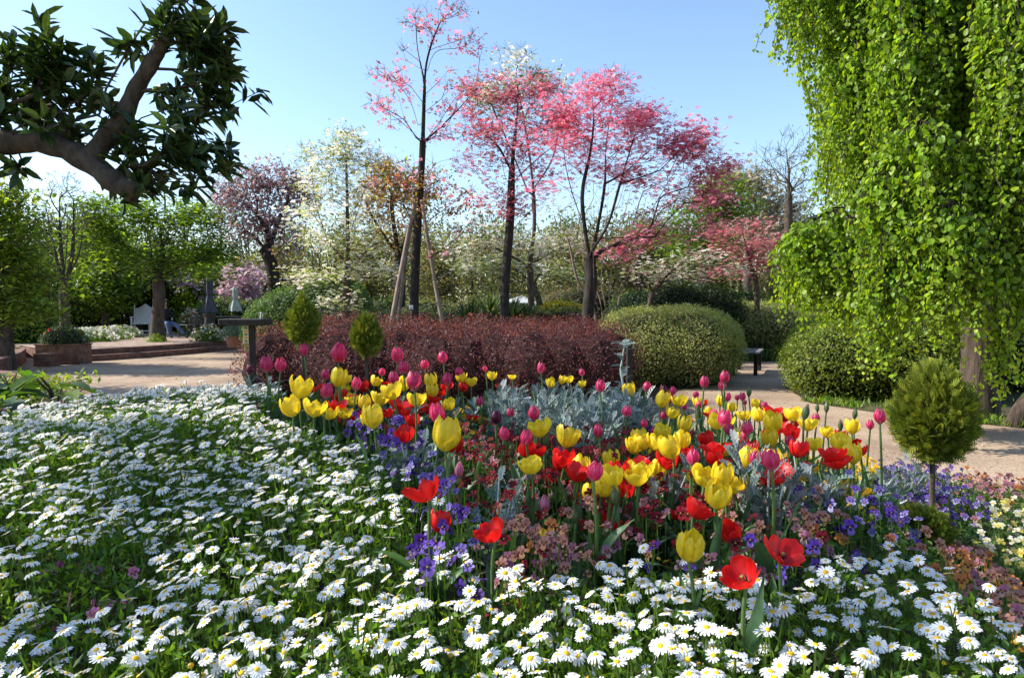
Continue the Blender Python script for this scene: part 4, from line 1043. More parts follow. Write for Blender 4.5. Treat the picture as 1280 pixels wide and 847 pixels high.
iron_chair(gbase(236, 22.6, TZ), -.5, 'black iron chair left of the other, nearer the maple trunk')
iron_chair(gbase(247, 23.4, TZ), .6, 'black iron chair whose round back faces us beside the table')
def table(px, Y, r, label, h=.72):
    root = empty('round_table', gbase(px, Y, TZ), 0, label=label, cat='table', group='tables on the terrace')
    def f(g):
        a = np.linspace(0, math.tau, 28, endpoint=False)
        V = np.concatenate([np.stack([r * q * np.cos(a), r * q * np.sin(a), np.full(28, z)], -1) for q, z in ((.98, h - .03), (1, h - .015), (.98, h))])
        i = np.arange(28)
        g.add(V, [np.stack([i + k * 28, (i + 1) % 28 + k * 28, (i + 1) % 28 + 28 + k * 28, i + 28 + k * 28], -1) for k in (0, 1)] + [i[::-1][None], (56 + i)[None]])
    part(f, 'tabletop', M_greywood, root)
    part(lambda g: tubev(g, [(0, 0, .03), (0, 0, h - .03)], .035, 10), 'pedestal', M_iron, root)
    part(lambda g: tubev(g, [(0, 0, 0), (0, 0, .015), (0, 0, .03)], [.24, .24, .1], 16), 'base', M_iron, root)
table(262, 24.2, .52, 'round table under the dark closed parasol')
table(297, 24.8, .5, 'round table under the pale green closed parasol')
def parasol(px, Y, ztop, zb, mat, rr, label):
    root = empty('parasol', gbase(px, Y, TZ), 0, label=label, cat='parasol', group='closed parasols')
    part(lambda g: tubev(g, [(0, 0, 0), (0, 0, ztop - TZ)], .022, 8), 'pole', M_iron, root)
    def f(g):
        k = 24; z = [ztop, ztop - .12, (ztop + zb) / 2 + .1, (ztop + zb) / 2 - .05, zb + .12, zb]; R0 = [.03, .1, .11, .085, .19, .21]
        R0 = [q * rr for q in R0]
        a = np.arange(k) * math.tau / k
        V = np.concatenate([np.stack([r * (1 + .28 * (i > 0) * (np.arange(k) % 3 == 0)) * np.cos(a), r * (1 + .28 * (i > 0) * (np.arange(k) % 3 == 0)) * np.sin(a), np.full(k, zz - TZ) - .04 * (i == 5) * (np.arange(k) % 3 == 0)], -1) for i, (zz, r) in enumerate(zip(z, R0))])
        j = np.arange(k)
        g.add(V, [np.stack([j + q * k, (j + 1) % k + q * k, (j + 1) % k + (q + 1) * k, j + (q + 1) * k], -1) for q in range(5)] + [j[::-1][None]])
    part(f, 'canopy', mat, root)
    part(lambda g: tubev(g, [(0, 0, 0), (0, 0, .06), (0, 0, .08)], [.26, .26, .1], 16), 'base', M_iron, root)
parasol(262, 24.2, 2.45, 1.15, M_slate, 1.15, 'closed dark slate parasol above the left table')
parasol(294, 24.8, 2.1, 1.2, M_sage, 1.0, 'closed pale sage green parasol above the right table')
root = empty('urn', gbase(262, 22.0, TZ), 0, label='tall black urn standing in front of the dark closed parasol', cat='urn')
part(lambda g: tubev(g, [(0, 0, 0), (0, 0, .1), (0, 0, .5), (0, 0, .72), (0, 0, .8)], [.12, .1, .17, .15, .19], 14), 'body', M_iron, root)
part(lambda g: tubev(g, [(0, 0, .8), (0, 0, .83)], [.2, .2], 14), 'rim', M_iron, root)

# low planting by the step, pots
def posy(name, label, cat, c, r, n, cols, fl=None, nf=0, fs=.06, size=.07, h=.35, group=None, kind=None, parent=None, tpl=leaf4):
    c = np.array(c, float)
    root = empty(name, c, label=label, cat=cat, group=group)
    g = G(); d = rdir(n); d[:, 2] = np.abs(d[:, 2]); p = d * (rng.uniform(0, 1, (n, 1)) ** .4) * [r[0], r[1], h]
    g.inst(tpl, frames(nrm(d + rdir(n) * .7)), p, pal(cols, n, .2), size * rng.uniform(.6, 1.3, n)); g.build('foliage', M_leaf, root)
    if nf:
        g = G(); d = rdir(nf); d[:, 2] = np.abs(d[:, 2]) + .2; d = nrm(d); p = d * [r[0], r[1], h] * rng.uniform(.9, 1.08, (nf, 1))
        g.inst(flower5, frames(nrm(d + rdir(nf) * .4)), p, pal(fl, nf, .1), fs * rng.uniform(.7, 1.2, nf)); g.build('flowers', M_petal, root)
    return root
WF = [(.8, .8, .76), (.78, .76, .7)]
for i, (px, py, Yq, rx) in enumerate([(108, 420, 20.4, .9), (130, 418, 21.6, .9), (150, 415, 23.2, .8)]):
    posy('flower_bed_plant', ['low white-flowering clump just right of the brick planter', 'middle low white-flowering clump edging the terrace', 'low white-flowering clump next to the white armchair'][i], 'flowers', gbase(px, Yq, TZ - .01), (rx, .5), 2000, GRN + LIME, WF, 260, .1, .09, .42, 'white-flowered clumps on the terrace')
posy('potted_flowers', 'red geraniums and white blooms in a box behind the iron chairs', 'flowers', gbase(240, 24.6, TZ), (.55, .3), 1500, GRN, [(.75, .03, .02), (.8, .78, .7), (.8, .78, .7)], 160, .09, .08, .98)
posy('flower_bed_plant', 'clump of cream and white flowers on the step before the urn', 'flowers', gbase(262, 20.6, TZ), (.62, .35), 2000, GRN, WF + [(.75, .65, .5)], 170, .09, .07, .5)
posy('tuft', 'bright green tuft of leaves at the foot of the maple trunk', 'plant', gbase(194, 20.0, TZ), (.35, .22), 500, LIME, None, 0, .05, .09, .26, tpl=leafn)
def pot(c, r, h, label, cols, hh, mat=M_terra, fl=None, nf=0):
    root = empty('flower_pot', c, 0, label=label, cat='pot')
    part(lambda g: tubev(g, [(0, 0, 0), (0, 0, h * .9), (0, 0, h * .9), (0, 0, h)], [r * .72, r * .95, r * 1.05, r * 1.05], 20), 'pot', mat, root)
    g = G(); n = 2200; d = rdir(n); d[:, 2] = np.abs(d[:, 2]); p = d * (rng.uniform(0, 1, (n, 1)) ** .4) * [r * 1.35, r * 1.35, hh] + [0, 0, h * .95]
    g.inst(leaf4, frames(rdir(n) + d), p, pal(cols, n, .2), .06 * rng.uniform(.6, 1.4, n)); g.build('plant', M_soft, root)
    return root
pot(gbase(294, 19.6, .15), .3, .34, 'terracotta pot of grey-green foliage on the steps', [(.14, .19, .12), (.2, .26, .18)], .36)

# brick planter at the left end of the steps
root = empty('brick_planter', gbase(79, 15.6), .05, label='long brick planter box at the left end of the steps', cat='planter')
part(lambda g: boxv(g, (0, 0, 0), (.95, .55, .44), bricks=True), 'box', M_brick, root)
part(lambda g: boxv(g, (0, 0, .44), (1.0, .6, .03), bev=.008), 'rim', M_terra, root)
root = empty('brick_planter', gbase(57, 14.9), 0, label='small low brick block in front of the long planter', cat='planter')
part(lambda g: boxv(g, (0, 0, 0), (.36, .34, .27), bricks=True), 'box', M_brick, root)
part(lambda g: boxv(g, (0, 0, .27), (.38, .36, .02), bev=.006), 'cap', M_terra, root)
posy('planter_plant', 'dark bushy plant with one red bloom growing in the brick planter', 'plant', gbase(79, 15.6, .46), (.58, .35), 3600, DKG + [(.06, .1, .05), (.1, .14, .09)], [(.75, .02, .02)], 1, .2, .06, .46)

# dark wooden stand with slab top, little sign and white tag
c = gbase(315, 7.0)
root = empty('wooden_stand', c, 0, label='black wooden post with a flat slab top behind the left tulips', cat='stand')
part(lambda g: boxv(g, (0, 0, 0), (.055, .055, 1.14), bev=.005), 'post', M_dwood, root)
part(lambda g: boxv(g, (-.065, 0, 1.12), (.45, .3, .07), bev=.008), 'slab', M_dwood, root)
o = part(lambda g: boxv(g, (0, 0, 0), (.055, .012, .185), bev=.002), 'hanging_sign', solid('cream_board', (.6, .52, .3), (.66, .58, .36), 20, .6, .05), None)
tag(o, 'small cream hanging sign with green and orange marks under the slab', 'sign'); o.location = c + [-.055, -.035, .935]
for q, cc in enumerate([(.05, .2, .05), (.65, .2, .03), (.05, .2, .05), (.7, .3, .04), (.05, .22, .06)]):
    part(lambda g: boxv(g, (.006, -.008, .012 + q * .034), (.03, .003, .02), bev=.001), 'mark', solid('mark_paint_%s' % 'abcde'[q], cc, cc, 5, .6, 0), o)
o = part(lambda g: tubev(g, [(0, 0, 0), (.003, 0, .05), (.006, 0, .055), (.004, 0, .068)], [.006, .007, .012, .009], 8), 'tap', M_wpaint, None)
tag(o, 'small white tap-like peg standing on the black slab', 'peg'); o.location = c + [.09, 0, 1.19]
# stake by the red hedge end, label tag on dogwood
root = empty('post', gbase(787, 6.4), 0, label='short black post standing between the silver foliage and the variegated hedge', cat='post')
part(lambda g: boxv(g, (0, 0, 0), (.05, .05, .97), bev=.004), 'shaft', M_dwood, root)
part(lambda g: boxv(g, (0, 0, .97), (.056, .056, .012), bev=.004, taper=.8), 'cap', M_dwood, root)
root = empty('name_tag', gbase(514, 11.9), 0, label='white name tag on a stake in front of the staked dogwood trunk', cat='sign')
part(lambda g: boxv(g, (0, 0, 1.28), (.07, .01, .07), bev=.003), 'board', M_wpaint, root)
part(lambda g: tubev(g, [(0, .01, 0), (0, .01, 1.3)], .02, 6), 'stake', M_greywood, root)

# bench behind the hedge
root = empty('bench', gbase(936, 13.4), 1.15, label='weathered dark wooden bench half hidden behind the nearer variegated hedge', cat='bench')
for q in range(4): part(lambda g: boxv(g, (0, -.2 + q * .12, .42), (1.4, .1, .035), bev=.006), 'seat_slat', M_greywood, root)
for q in range(3): part(lambda g: boxv(g, (-.1, .3 + q * .03, .52 + q * .13), (1.2, .03, .09), bev=.006), 'backrest_slat', M_greywood, root)
for sx in (-.55, .55):
    part(lambda g: boxv(g, (sx, -.18, 0), (.07, .07, .42), bev=.006), 'leg', M_dwood, root)
    part(lambda g: tubev(g, [(sx, .22, 0), (sx, .26, .44), (sx, .36, .9)], .035, 6), 'leg', M_dwood, root)

# seated visitor behind the maple trunk
def person():
    base = gbase(206, 23.2, TZ)
    root_o = None
    def skin(name, V, E, R, mat, parent=None, sub=2):
        me = bpy.data.meshes.new(name); me.from_pydata(V, E, []); o = bpy.data.objects.new(name, me); COL.objects.link(o)
        md = o.modifiers.new('Skin', 'SKIN'); md.use_smooth_shade = True
        for i, r in enumerate(R):
            sv = me.skin_vertices[0].data[i]; sv.radius = r if isinstance(r, tuple) else (r, r); sv.use_root = (i == 0)
        ss = o.modifiers.new('Sub', 'SUBSURF'); ss.levels = sub; ss.render_levels = sub
        dg = bpy.context.evaluated_depsgraph_get(); m2 = bpy.data.meshes.new_from_object(o.evaluated_get(dg))
        o.modifiers.clear(); o.data = m2; m2.materials.append(mat)
        if parent: o.parent = parent
        return o
    M_skin = solid('skin', (.42, .24, .17), (.5, .3, .22), 8, .6, .05)
    M_black = solid('black_cloth', (.012, .012, .015), (.025, .025, .03), 20, .85, .2)
    M_jean = solid('blue_denim', (.06, .1, .2), (.1, .15, .27), 25, .85, .2)
    M_hair = solid('dark_hair', (.015, .011, .009), (.04, .03, .022), 60, .6, .4)
    body = skin('person', [(0, 0, .5), (0, .05, .72), (0, .06, .95), (0, .03, 1.06), (0, 0, 1.17), (0, -.02, 1.27),
                           (.17, .05, .97), (.23, -.02, .74), (.16, -.2, .62), (.12, -.27, .6), (-.17, .05, .97), (-.23, -.02, .74), (-.16, -.2, .62), (-.12, -.27, .6)],
                [(0, 1), (1, 2), (2, 3), (3, 4), (4, 5), (2, 6), (6, 7), (7, 8), (8, 9), (2, 10), (10, 11), (11, 12), (12, 13)],
                [(.13, .1), (.12, .09), (.14, .09), .055, .085, .08, .05, .042, .03, .035, .05, .042, .03, .035], M_skin)
    tag(body, 'person in black top and blue jeans sitting behind the maple trunk', 'person')
    body.location = base; body.rotation_euler = (0, 0, .9)
    skin('top', [(0, 0, .48), (0, .05, .72), (0, .06, .96), (0, .04, 1.03), (.17, .05, .97), (.235, -.02, .74), (.18, -.15, .655), (-.17, .05, .97), (-.235, -.02, .74), (-.18, -.15, .655)],
         [(0, 1), (1, 2), (2, 3), (2, 4), (4, 5), (5, 6), (2, 7), (7, 8), (8, 9)], [(.17, .13), (.15, .115), (.165, .115), .07, .065, .056, .045, .065, .056, .045], M_black, body)
    skin('jeans', [(0, 0, .5), (.1, -.05, .47), (.14, -.45, .47), (.3, -.82, .1), (-.1, -.05, .47), (-.12, -.45, .5), (-.12, -.62, .08)],
         [(0, 1), (1, 2), (2, 3), (0, 4), (4, 5), (5, 6)], [(.14, .11), .1, .075, .055, .1, .075, .055], M_jean, body)
    skin('shoe', [(.3, -.83, .05), (.34, -.97, .04)], [(0, 1)], [.05, .04], M_black, body, 1)
    skin('shoe', [(-.12, -.63, .05), (-.12, -.79, .04)], [(0, 1)], [.05, .04], M_black, body, 1)
    skin('hair', [(0, .03, 1.22), (0, .02, 1.3), (0, .05, 1.14)], [(0, 1), (0, 2)], [.095, .07, .07], M_hair, body, 2)
    g = G()
    for s in (-1, 1): boxv(g, (s * .03, -.102, 1.2), (.018, .008, .01))
    g.build('eyes', M_black, body)
    g = G(); tubev(g, [(0, -.085, 1.205), (0, -.112, 1.17), (0, -.09, 1.16)], [.008, .013, .01], 6); g.build('nose', M_skin, body)
    root = empty('garden_bench', base, .9, label='low wooden stool the person sits on behind the maple trunk', cat='stool')
    root.name = 'stool'
    part(lambda g: boxv(g, (0, .02, .34), (.42, .36, .05), bev=.008), 'seat', M_greywood, root)
    for sx in (-.15, .15):
        for sy in (-.1, .14): part(lambda g: boxv(g, (sx, sy, 0), (.04, .04, .34), bev=.004), 'leg', M_greywood, root)
person()

# ------------------------------------------------------------------ plants of the left bed (big leaves)
def bigleaf(c, n, ln, label, cols, lean=.0, grp=None):
    root = empty('large_leaved_plant', c, label=label, cat='plant', group=grp)
    gl = G(); gs = G()
    for i in range(n):
        a = rng.uniform(0, math.tau); h = rng.uniform(.12, .34); r = rng.uniform(.05, .26); l_ = ln * rng.uniform(.6, 1.1)
        tip = np.array([math.cos(a) * r, math.sin(a) * r, h]); tubev(gs, [(0, 0, 0), tip * [.4, .4, .7], tip], [.008, .006, .005], 5, (1, 1, 1), False)
        d = np.array([math.cos(a), math.sin(a), rng.uniform(-.3, .45)]); d /= np.linalg.norm(d); s = nrm(np.cross(d, [0, 0, 1])); up_ = np.cross(s, d)
        t = np.linspace(0, 1, 8); w_ = np.array([.1, .3, .4, .42, .38, .3, .17, .01]) * l_ * .75; dr = .35 * t ** 2 * l_
        mid = tip + d * (t * l_)[:, None] - np.array([0, 0, 1]) * dr[:, None]
        V = []
        for q in (-1, -.5, 0, .5, 1): V.append(mid + s * (w_ * q)[:, None] + up_ * (abs(q) ** 1.3 * w_ * .45 + .012 * np.sin(t * 17 + q * 3) * l_)[:, None])
        V = np.concatenate(V); Fq = [(r_ * 8 + j, r_ * 8 + j + 1, r_ * 8 + j + 9, r_ * 8 + j + 8) for r_ in range(4) for j in range(7)]
        gl.add(V, np.array(Fq), pal(cols, 1)[0])
    gs.build('stems', M_barkm, root); gl.build('leaves', M_leaf, root, smooth=True)
bigleaf((-4.25, 5.35, .38), 10, .36, 'largest dark big-leaved plant in the left bed beside the kerb', [(.03, .08, .02), (.05, .1, .025)])
bigleaf((-3.95, 5.75, .38), 11, .26, 'big-leaved plant in the left bed nearest the sandy court', [(.04, .09, .02), (.12, .2, .03)])
bigleaf((-4.7, 5.1, .38), 11, .26, 'big-leaved plant at the left edge of the view', [(.05, .11, .02), (.14, .22, .04)])
bigleaf((-4.1, 4.9, .38), 12, .2, 'smaller leafy plant just behind the kerb', [(.05, .11, .02), (.08, .15, .03)])
bigleaf((-4.6, 6.1, .38), 14, .24, 'leafy plant at the back of the left bed', [(.05, .11, .02), (.09, .17, .03)])
g = G(); m = 5200; x = rng.uniform(-6.5, -3.75, m); y = rng.uniform(3.2, 7.6, m)
ok = x < -3.9 - .28 * np.maximum(0, y - 5.2) - .1; x, y = x[ok], y[ok]; m = len(x)
g.inst(leaf4, frames(rdir(m) + [0, -.2, .8]), np.stack([x, y, .4 + rng.uniform(0, .17, m)], -1), pal(GRN + LIME + [(.2, .2, .06)], m, .2), rng.uniform(.04, .1, m))
g.build('ground_cover', M_leaf, label='low mixed greenery filling the left bed', cat='ground cover', kind='stuff')
# grass verges
def grass(name, label, pts_fn, n, hgt, cols=LIME + GRN + [(.22, .26, .08)]):
    g = G(); p = pts_fn(n); k = len(p)
    up = nrm(rng.normal(size=(k, 3)) * [.5, .5, 0] + [0, 0, 1]); z = nrm(np.cross(up, rdir(k)))
    y_ = np.cross(z, up)
    g.inst(leafn, np.stack([up, y_, z], -1), p, pal(cols, k, .2), np.stack([hgt * rng.uniform(.5, 1.3, k), np.full(k, .13), np.full(k, .1)], -1))
    g.build(name, M_leaf, label=label, cat='grass', kind='stuff')
def vergeA(n):
    x = rng.uniform(3.4, 8.5, n); y = rng.uniform(5.6, 9.6, n)
    e = 7.55 - (x - 5.0) * 1.0; e = np.where(x < 5.0, 7.6 + (5.0 - x) * 1.55, e)
    ok = (y > e + .12) & (y < e + .4 + .75 * rng.uniform(0, 1, n)) & (noise3(np.stack([x, y, 0 * x], -1), 2.2) > -.25)
    return np.stack([x[ok], y[ok], 0 * x[ok]], -1)
grass('grass', 'patchy grass strip along the right edge of the lane', vergeA, 22000, .1)
def verge(n):
    x = rng.uniform(-4.2, 2.2, n); y = rng.uniform(9.5, 14.5, n); return np.stack([x, y, 0 * x], -1)
# one more tree just outside the view, whose shade falls on the sandy court
leafy('tall leafy tree left of the view beside the sandy court', -300, 10.5, 0, [(-300, 120, 90, 60, 70), (-240, 200, 70, 50, 50), (-380, 200, 70, 50, 40)], 6500, .13, LIME + GRN, .14, spread=.35, group=None)
leafy('second leafy tree left of the view, farther along the court', -210, 15, 0, [(-210, 160, 70, 60, 70), (-150, 240, 50, 40, 50)], 6500, .15, LIME + GRN, .14, spread=.35, group=None)
# fallen petals and dry leaves on the sand
g = G(); m = 6000; x = rng.uniform(-11, 7, m); y = rng.uniform(5, 19, m); ok = inpoly(x, y, path_pts); x, y = x[ok], y[ok]; m = len(x)
g.inst(leaf4, frames(rdir(m) * .3 + [0, 0, 1]), np.stack([x, y, np.full(m, .008)], -1), pal([(.3, .2, .12), (.18, .11, .06), (.6, .45, .42), (.5, .42, .3)], m), rng.uniform(.02, .05, m))
g.build('leaf_litter', M_soft, label='fallen petals and dry leaves strewn on the sandy path', cat='leaf litter', kind='stuff')

# ------------------------------------------------------------------ little clipped conifers in the bed
def spray_tpl():
    V = []; Fq = []
    def blade(x0, y0, a, l_, w_, z=0):
        b = len(V); c, s = math.cos(a), math.sin(a)
        for u, v in ((0, 0), (.45, .5), (1, 0), (.45, -.5)):
            V.append((x0 + c * u * l_ - s * v * w_, y0 + s * u * l_ + c * v * w_, z + .03 * abs(v)))
        Fq.append((b, b + 1, b + 2, b + 3))
    blade(0, 0, 0, 1, .1)
    for t, l_ in ((.15, .42), (.35, .42), (.55, .34), (.75, .22)):
        blade(t, 0, .65, l_, .1); blade(t + .07, 0, -.65, l_, .1)
    return T_(V, [Fq])
SPR = spray_tpl()
CON = [(.15, .19, .022), (.2, .24, .03), (.11, .15, .02), (.26, .28, .035)]
def conifer(px, Y, basez, top, bot, rx, label, n, stem=True, size=.045, shape='egg', cols=CON, name='clipped_conifer', seed=0):
    c = at(px, (top + bot) / 2, Y); rz = (bot - top) / 2 * Y / F
    root = empty(name, (c[0], c[1], basez), label=label, cat='conifer')
    zc = c[2] - basez
    if stem:
        g = G(); tubev(g, [(0, 0, -.05), (.004, .002, (zc - rz) * .5), (-.003, 0, zc - rz * .7), (0, 0, zc)], [.011, .0095, .009, .005], 8)
        g.build('trunk', M_barkm, root, smooth=True)
    d = rdir(n); d[:, 2] *= 1
    t = d[:, 2]
    if shape == 'egg': w_ = np.where(t > 0, (1 - t * .32), 1.0) * (1 + .07 * noise3(d, 3))
    elif shape == 'cone': w_ = np.where(t > 0, 1 - t * .78, 1.02 + .1 * t)
    else: w_ = np.ones(n) * (1 + .08 * noise3(d, 4))
    k = rng.uniform(.35, .98, n) ** .6
    p = np.stack([d[:, 0] * rx * w_, d[:, 1] * rx * w_, t * rz], -1) * k[:, None] + [0, 0, zc]
    ax = nrm(d * [1, 1, .7] + np.array([0, 0, .75]) + rng.normal(0, .25, (n, 3)))
    z = nrm(np.cross(ax, rdir(n))); y_ = np.cross(z, ax)
    g = G(); g.inst(SPR, np.stack([ax, y_, z], -1), p - ax * size * .35, pal(cols, n, .14), size * rng.uniform(.7, 1.3, n))
    g.build('crown', M_needle, root)
    return root
conifer(1168, 2.36, .34, 452, 580, .134, 'small clipped golden conifer standard with ball crown on a bare stem at right', 3600)
conifer(1150, 2.12, .34, 634, 694, .088, 'little golden conifer mound at the foot of the ball-crowned one', 1500, False, .035, 'ball')
conifer(378, 4.1, .36, 368, 434, .105, 'small egg-shaped golden conifer behind the left tulips', 1700, True, .042, 'cone')
conifer(458, 4.0, .36, 392, 447, .09, 'smaller rounder golden conifer right of its neighbour, behind the left tulips', 1300, True, .042, 'egg')

# ------------------------------------------------------------------ tulips
TUL = """P380,436,12 P423,437,19 P333,453,16 P351,453,14 D312,460,10 D375,471,12 P406,467,10 P329,486,8 P407,486,15 P445,478,12 P478,463,8 P497,442,15 P504,457,13 P493,470,13 P518,473,19 P531,454,10
P554,445,12 P574,463,10 P560,472,12 P498,494,9 P437,514,9 P548,514,19 B573,584,11 G560,576,10 Y366,506,26 Y374,482,28 Y392,507,25 Y421,471,22 Y433,472,12 Y467,474,14 Y472,495,20 Y467,520,28 Y440,497,14 Y492,486,24
Y520,496,21 Y540,474,18 Y542,487,16 Y562,503,17 Y589,475,14 Y556,543,38 R428,491,16 R421,506,20 R428,525,16 R411,522,14 R462,506,14 R483,478,9 R497,503,20 R503,516,16 R525,512,16 R542,498,16 R555,488,14 R508,541,27
R571,556,24 R536,609,39 P676,459,10 P607,459,6 P728,464,7 P750,481,12 P808,481,10 D830,486,10 P841,487,8 P837,495,10 P829,517,9 P783,511,12 P806,527,9 P799,521,7 P638,513,10 P667,514,14 D620,519,13 P630,540,13
P658,544,15 B672,542,9 P748,536,12 P741,584,20 P804,607,13 P851,599,11 B682,627,12 D842,555,9 G682,546,9 G770,616,11 G798,574,8 Y706,543,28 Y677,532,25 Y722,581,25 Y765,573,22 Y766,592,30 Y751,604,28 Y735,613,22
Y795,554,22 Y819,566,15 Y799,591,28 Y822,583,23 Y842,557,29 Y839,513,17 Y849,498,18 Y825,498,19 Y788,486,17 Y728,478,10 Y712,472,11 Y702,474,10 Y690,477,12 Y615,468,12 Y640,469,9 R641,577,14 R699,578,24 R706,589,20
R688,583,14 R786,609,25 R728,625,19 R821,557,14 R832,576,12 R806,572,14 R622,481,6 R640,482,5 P905,469,12 P902,480,10 P880,476,11 P870,491,8 P909,494,9 P922,495,6 P928,494,8 P931,501,5 P874,504,8 P855,507,6 P891,516,10
P904,520,17 P912,534,12 P935,532,14 P931,543,9 P930,559,14 P943,570,16 P965,570,22 P866,569,16 P1021,520,9 D959,525,9 P1088,529,9 P1100,518,14 B1060,526,6 G936,487,6 G952,504,6 G1005,512,9 G1033,507,6 G1022,507,5 G1068,515,6
G1051,529,6 G864,541,7 G891,599,10 G986,614,10 Y885,514,13 Y900,526,15 Y930,516,16 Y949,517,18 Y968,526,24 Y992,515,20 Y1010,527,20 Y964,545,22 Y925,545,14 Y1017,552,20 Y1047,552,19 Y1068,566,24 Y1065,532,18 Y870,589,24
Y918,602,26 Y966,605,22 Y895,616,33 Y872,501,14 R965,511,19 R981,520,15 R880,502,12 R862,528,12 R896,557,27 R991,540,21 R997,560,27 R1041,566,28 R1064,550,19 R1050,541,14 R994,528,12 R866,632,33 R819,555,13 R843,641,17
R916,662,30 R934,711,44 R974,683,39 Y860,680,37 R548,651,32 R619,660,35 R769,655,18 Y677,668,16 R445,520,18 R485,514,18 R512,502,18 R535,509,18 R550,522,16 R690,592,22 R715,603,18 R760,642,20 R846,577,16 R905,577,20 R1003,578,18 R1076,562,18 R958,522,14 R455,484,12 R590,520,14
Y455,502,18 Y505,479,16 Y577,470,14 Y760,604,22 Y816,602,20 Y905,560,18 Y1035,538,16 P955,505,9 P700,562,10 P818,537,9 P600,500,9 P987,548,11 G905,640,9 G720,640,10 G760,560,8 P880,545,10 Y660,600,16 R650,612,20 G640,560,8 G618,610,9 Y900,500,13 Y915,508,12 Y945,503,12 P818,566,9 B742,598,8"""
def bloom(kind, var):
    r_ = np.random.default_rng(hash((kind, var)) % 1000 if False else 'PYRDBG'.index(kind) * 17 + var)
    rows, cols_ = 8, 7
    t = np.linspace(0, 1, rows); s = np.linspace(-1, 1, cols_)
    if kind in 'PD': H, rr, wa = 1.35, [.1, .34, .45, .49, .48, .42, .33, .2], [.6, 1.0, 1.05, 1.0, .95, .82, .58, .12]
    elif kind == 'B': H, rr, wa = 1.7, [.12, .32, .42, .45, .42, .34, .22, .07], [.6, 1.0, 1.1, 1.05, 1.0, .85, .6, .15]
    elif kind == 'G': H, rr, wa = 2.1, [.14, .32, .42, .44, .4, .3, .18, .05], [.6, 1.0, 1.1, 1.05, 1.0, .85, .6, .15]
    elif kind == 'Y':
        o = [0, .05, .1, -.04][var % 4]; H = [1.12, 1.0, .86, 1.2][var % 4]
        rr = [.1, .36, .46, .49 + o * .2, .5 + o * .6, .49 + o, .46 + o * 1.2, .38 + o * 1.6]; wa = [.6, 1.0, 1.1, 1.1, 1.06, .98, .82, .45]
    else:
        o = [0, .12, .22, .05][var % 4]; H = [.95, .8, .66, .9][var % 4]
        rr = [.1, .34, .44, .48 + o * .3, .5 + o * .6, .5 + o, .49 + o * 1.3, .44 + o * 1.7]; wa = [.6, 1.0, 1.08, 1.05, 1.0, .92, .74, .36]
    rr = np.array(rr); wa = np.array(wa)
    base = {'P': (.6, .025, .12), 'Y': (.86, .66, .025), 'R': (.72, .012, .012), 'D': (.1, .012, .035), 'B': (.62, .2, .36), 'G': (.13, .19, .07)}[kind]
    edge = {'P': (.74, .12, .28), 'Y': (.9, .72, .05), 'R': (.8, .025, .02), 'D': (.16, .02, .06), 'B': (.7, .34, .46), 'G': (.2, .2, .1)}[kind]
    foot = {'P': (.5, .3, .32), 'Y': (.7, .6, .03), 'R': (.45, .02, .02), 'D': (.06, .02, .03), 'B': (.4, .42, .24), 'G': (.1, .17, .06)}[kind]
    g = G(); Tt, Ss = np.meshgrid(t, s, indexing='ij')
    for k in range(6):
        inner = k % 2; a0 = k * math.pi / 3 + r_.normal(0, .06); open_ = 1 + r_.normal(0, .05) + (r_.uniform(0, .25) if kind in 'YR' else 0) * (not inner)
        R_ = np.interp(Tt, t, rr) * (1 + (open_ - 1) * Tt ** 1.5) * (.9 if inner else 1)
        A = a0 + Ss * np.interp(Tt, t, wa) * .62
        R_ = R_ * (1 + (.05 if not inner else -.03) * Ss ** 2 * (1 - Tt)) - .03 * (1 - Ss ** 2) * (kind in 'YR') * 0 + .025 * np.sin(Ss * 5 + k + 6 * Tt) * Tt
        Zz = Tt ** .9 * H * (.96 if inner else 1) * (1 + .03 * r_.normal()) - .06 * Ss ** 2 * H * Tt + .03 * np.sin(Ss * 4 + k * 2) * Tt ** 2
        Zz[0] = 0; V = np.stack([R_ * np.cos(A), R_ * np.sin(A), Zz], -1).reshape(-1, 3)
        i = np.arange(rows * cols_).reshape(rows, cols_)
        Fq = np.stack([i[:-1, :-1], i[:-1, 1:], i[1:, 1:], i[1:, :-1]], -1).reshape(-1, 4)
        e = (np.abs(Ss) ** 2.5 * .7 + Tt ** 4 * .5).clip(0, 1).reshape(-1, 1); f_ = (1 - smooth(0, .3, Tt)).reshape(-1, 1) * .8
        st_ = 1 + .12 * np.sin(Ss * 14 + k).reshape(-1, 1)
        C = (np.array(base) * (1 - e) + np.array(edge) * e) * (1 - f_) + np.array(foot) * f_
        g.add(V, Fq, np.clip(C * st_, 0, 1))
    if kind in 'YR':
        tubev(g, [(0, 0, .02), (0, 0, .35), (0, 0, .42)], [.05, .045, .07], 6, (.35, .36, .1))
        for k in range(6):
            a = k * math.pi / 3 + .4; tubev(g, [(.05 * math.cos(a), .05 * math.sin(a), .05), (.15 * math.cos(a), .15 * math.sin(a), .36)], [.012, .022], 4, (.04, .02, .03) if kind == 'R' else (.2, .15, .02))
    return g.mesh('bloom', M_tulip, True)
BL = {k: [bloom(k, v) for v in range({'Y': 4, 'R': 4, 'P': 3}.get(k, 2))] for k in 'PYRDBG'}
ST = []
for v in range(3):
    g = G(); t = np.linspace(0, 1, 8); b = [.012, -.01, .006][v]
    tubev(g, np.stack([b * np.sin(t * math.pi), b * .6 * np.sin(t * math.tau), t], -1), np.linspace(.0045, .0033, 8), 7, (.11, .19, .05), False); ST.append(g.mesh('stem', M_tleaf, True))
LF = []
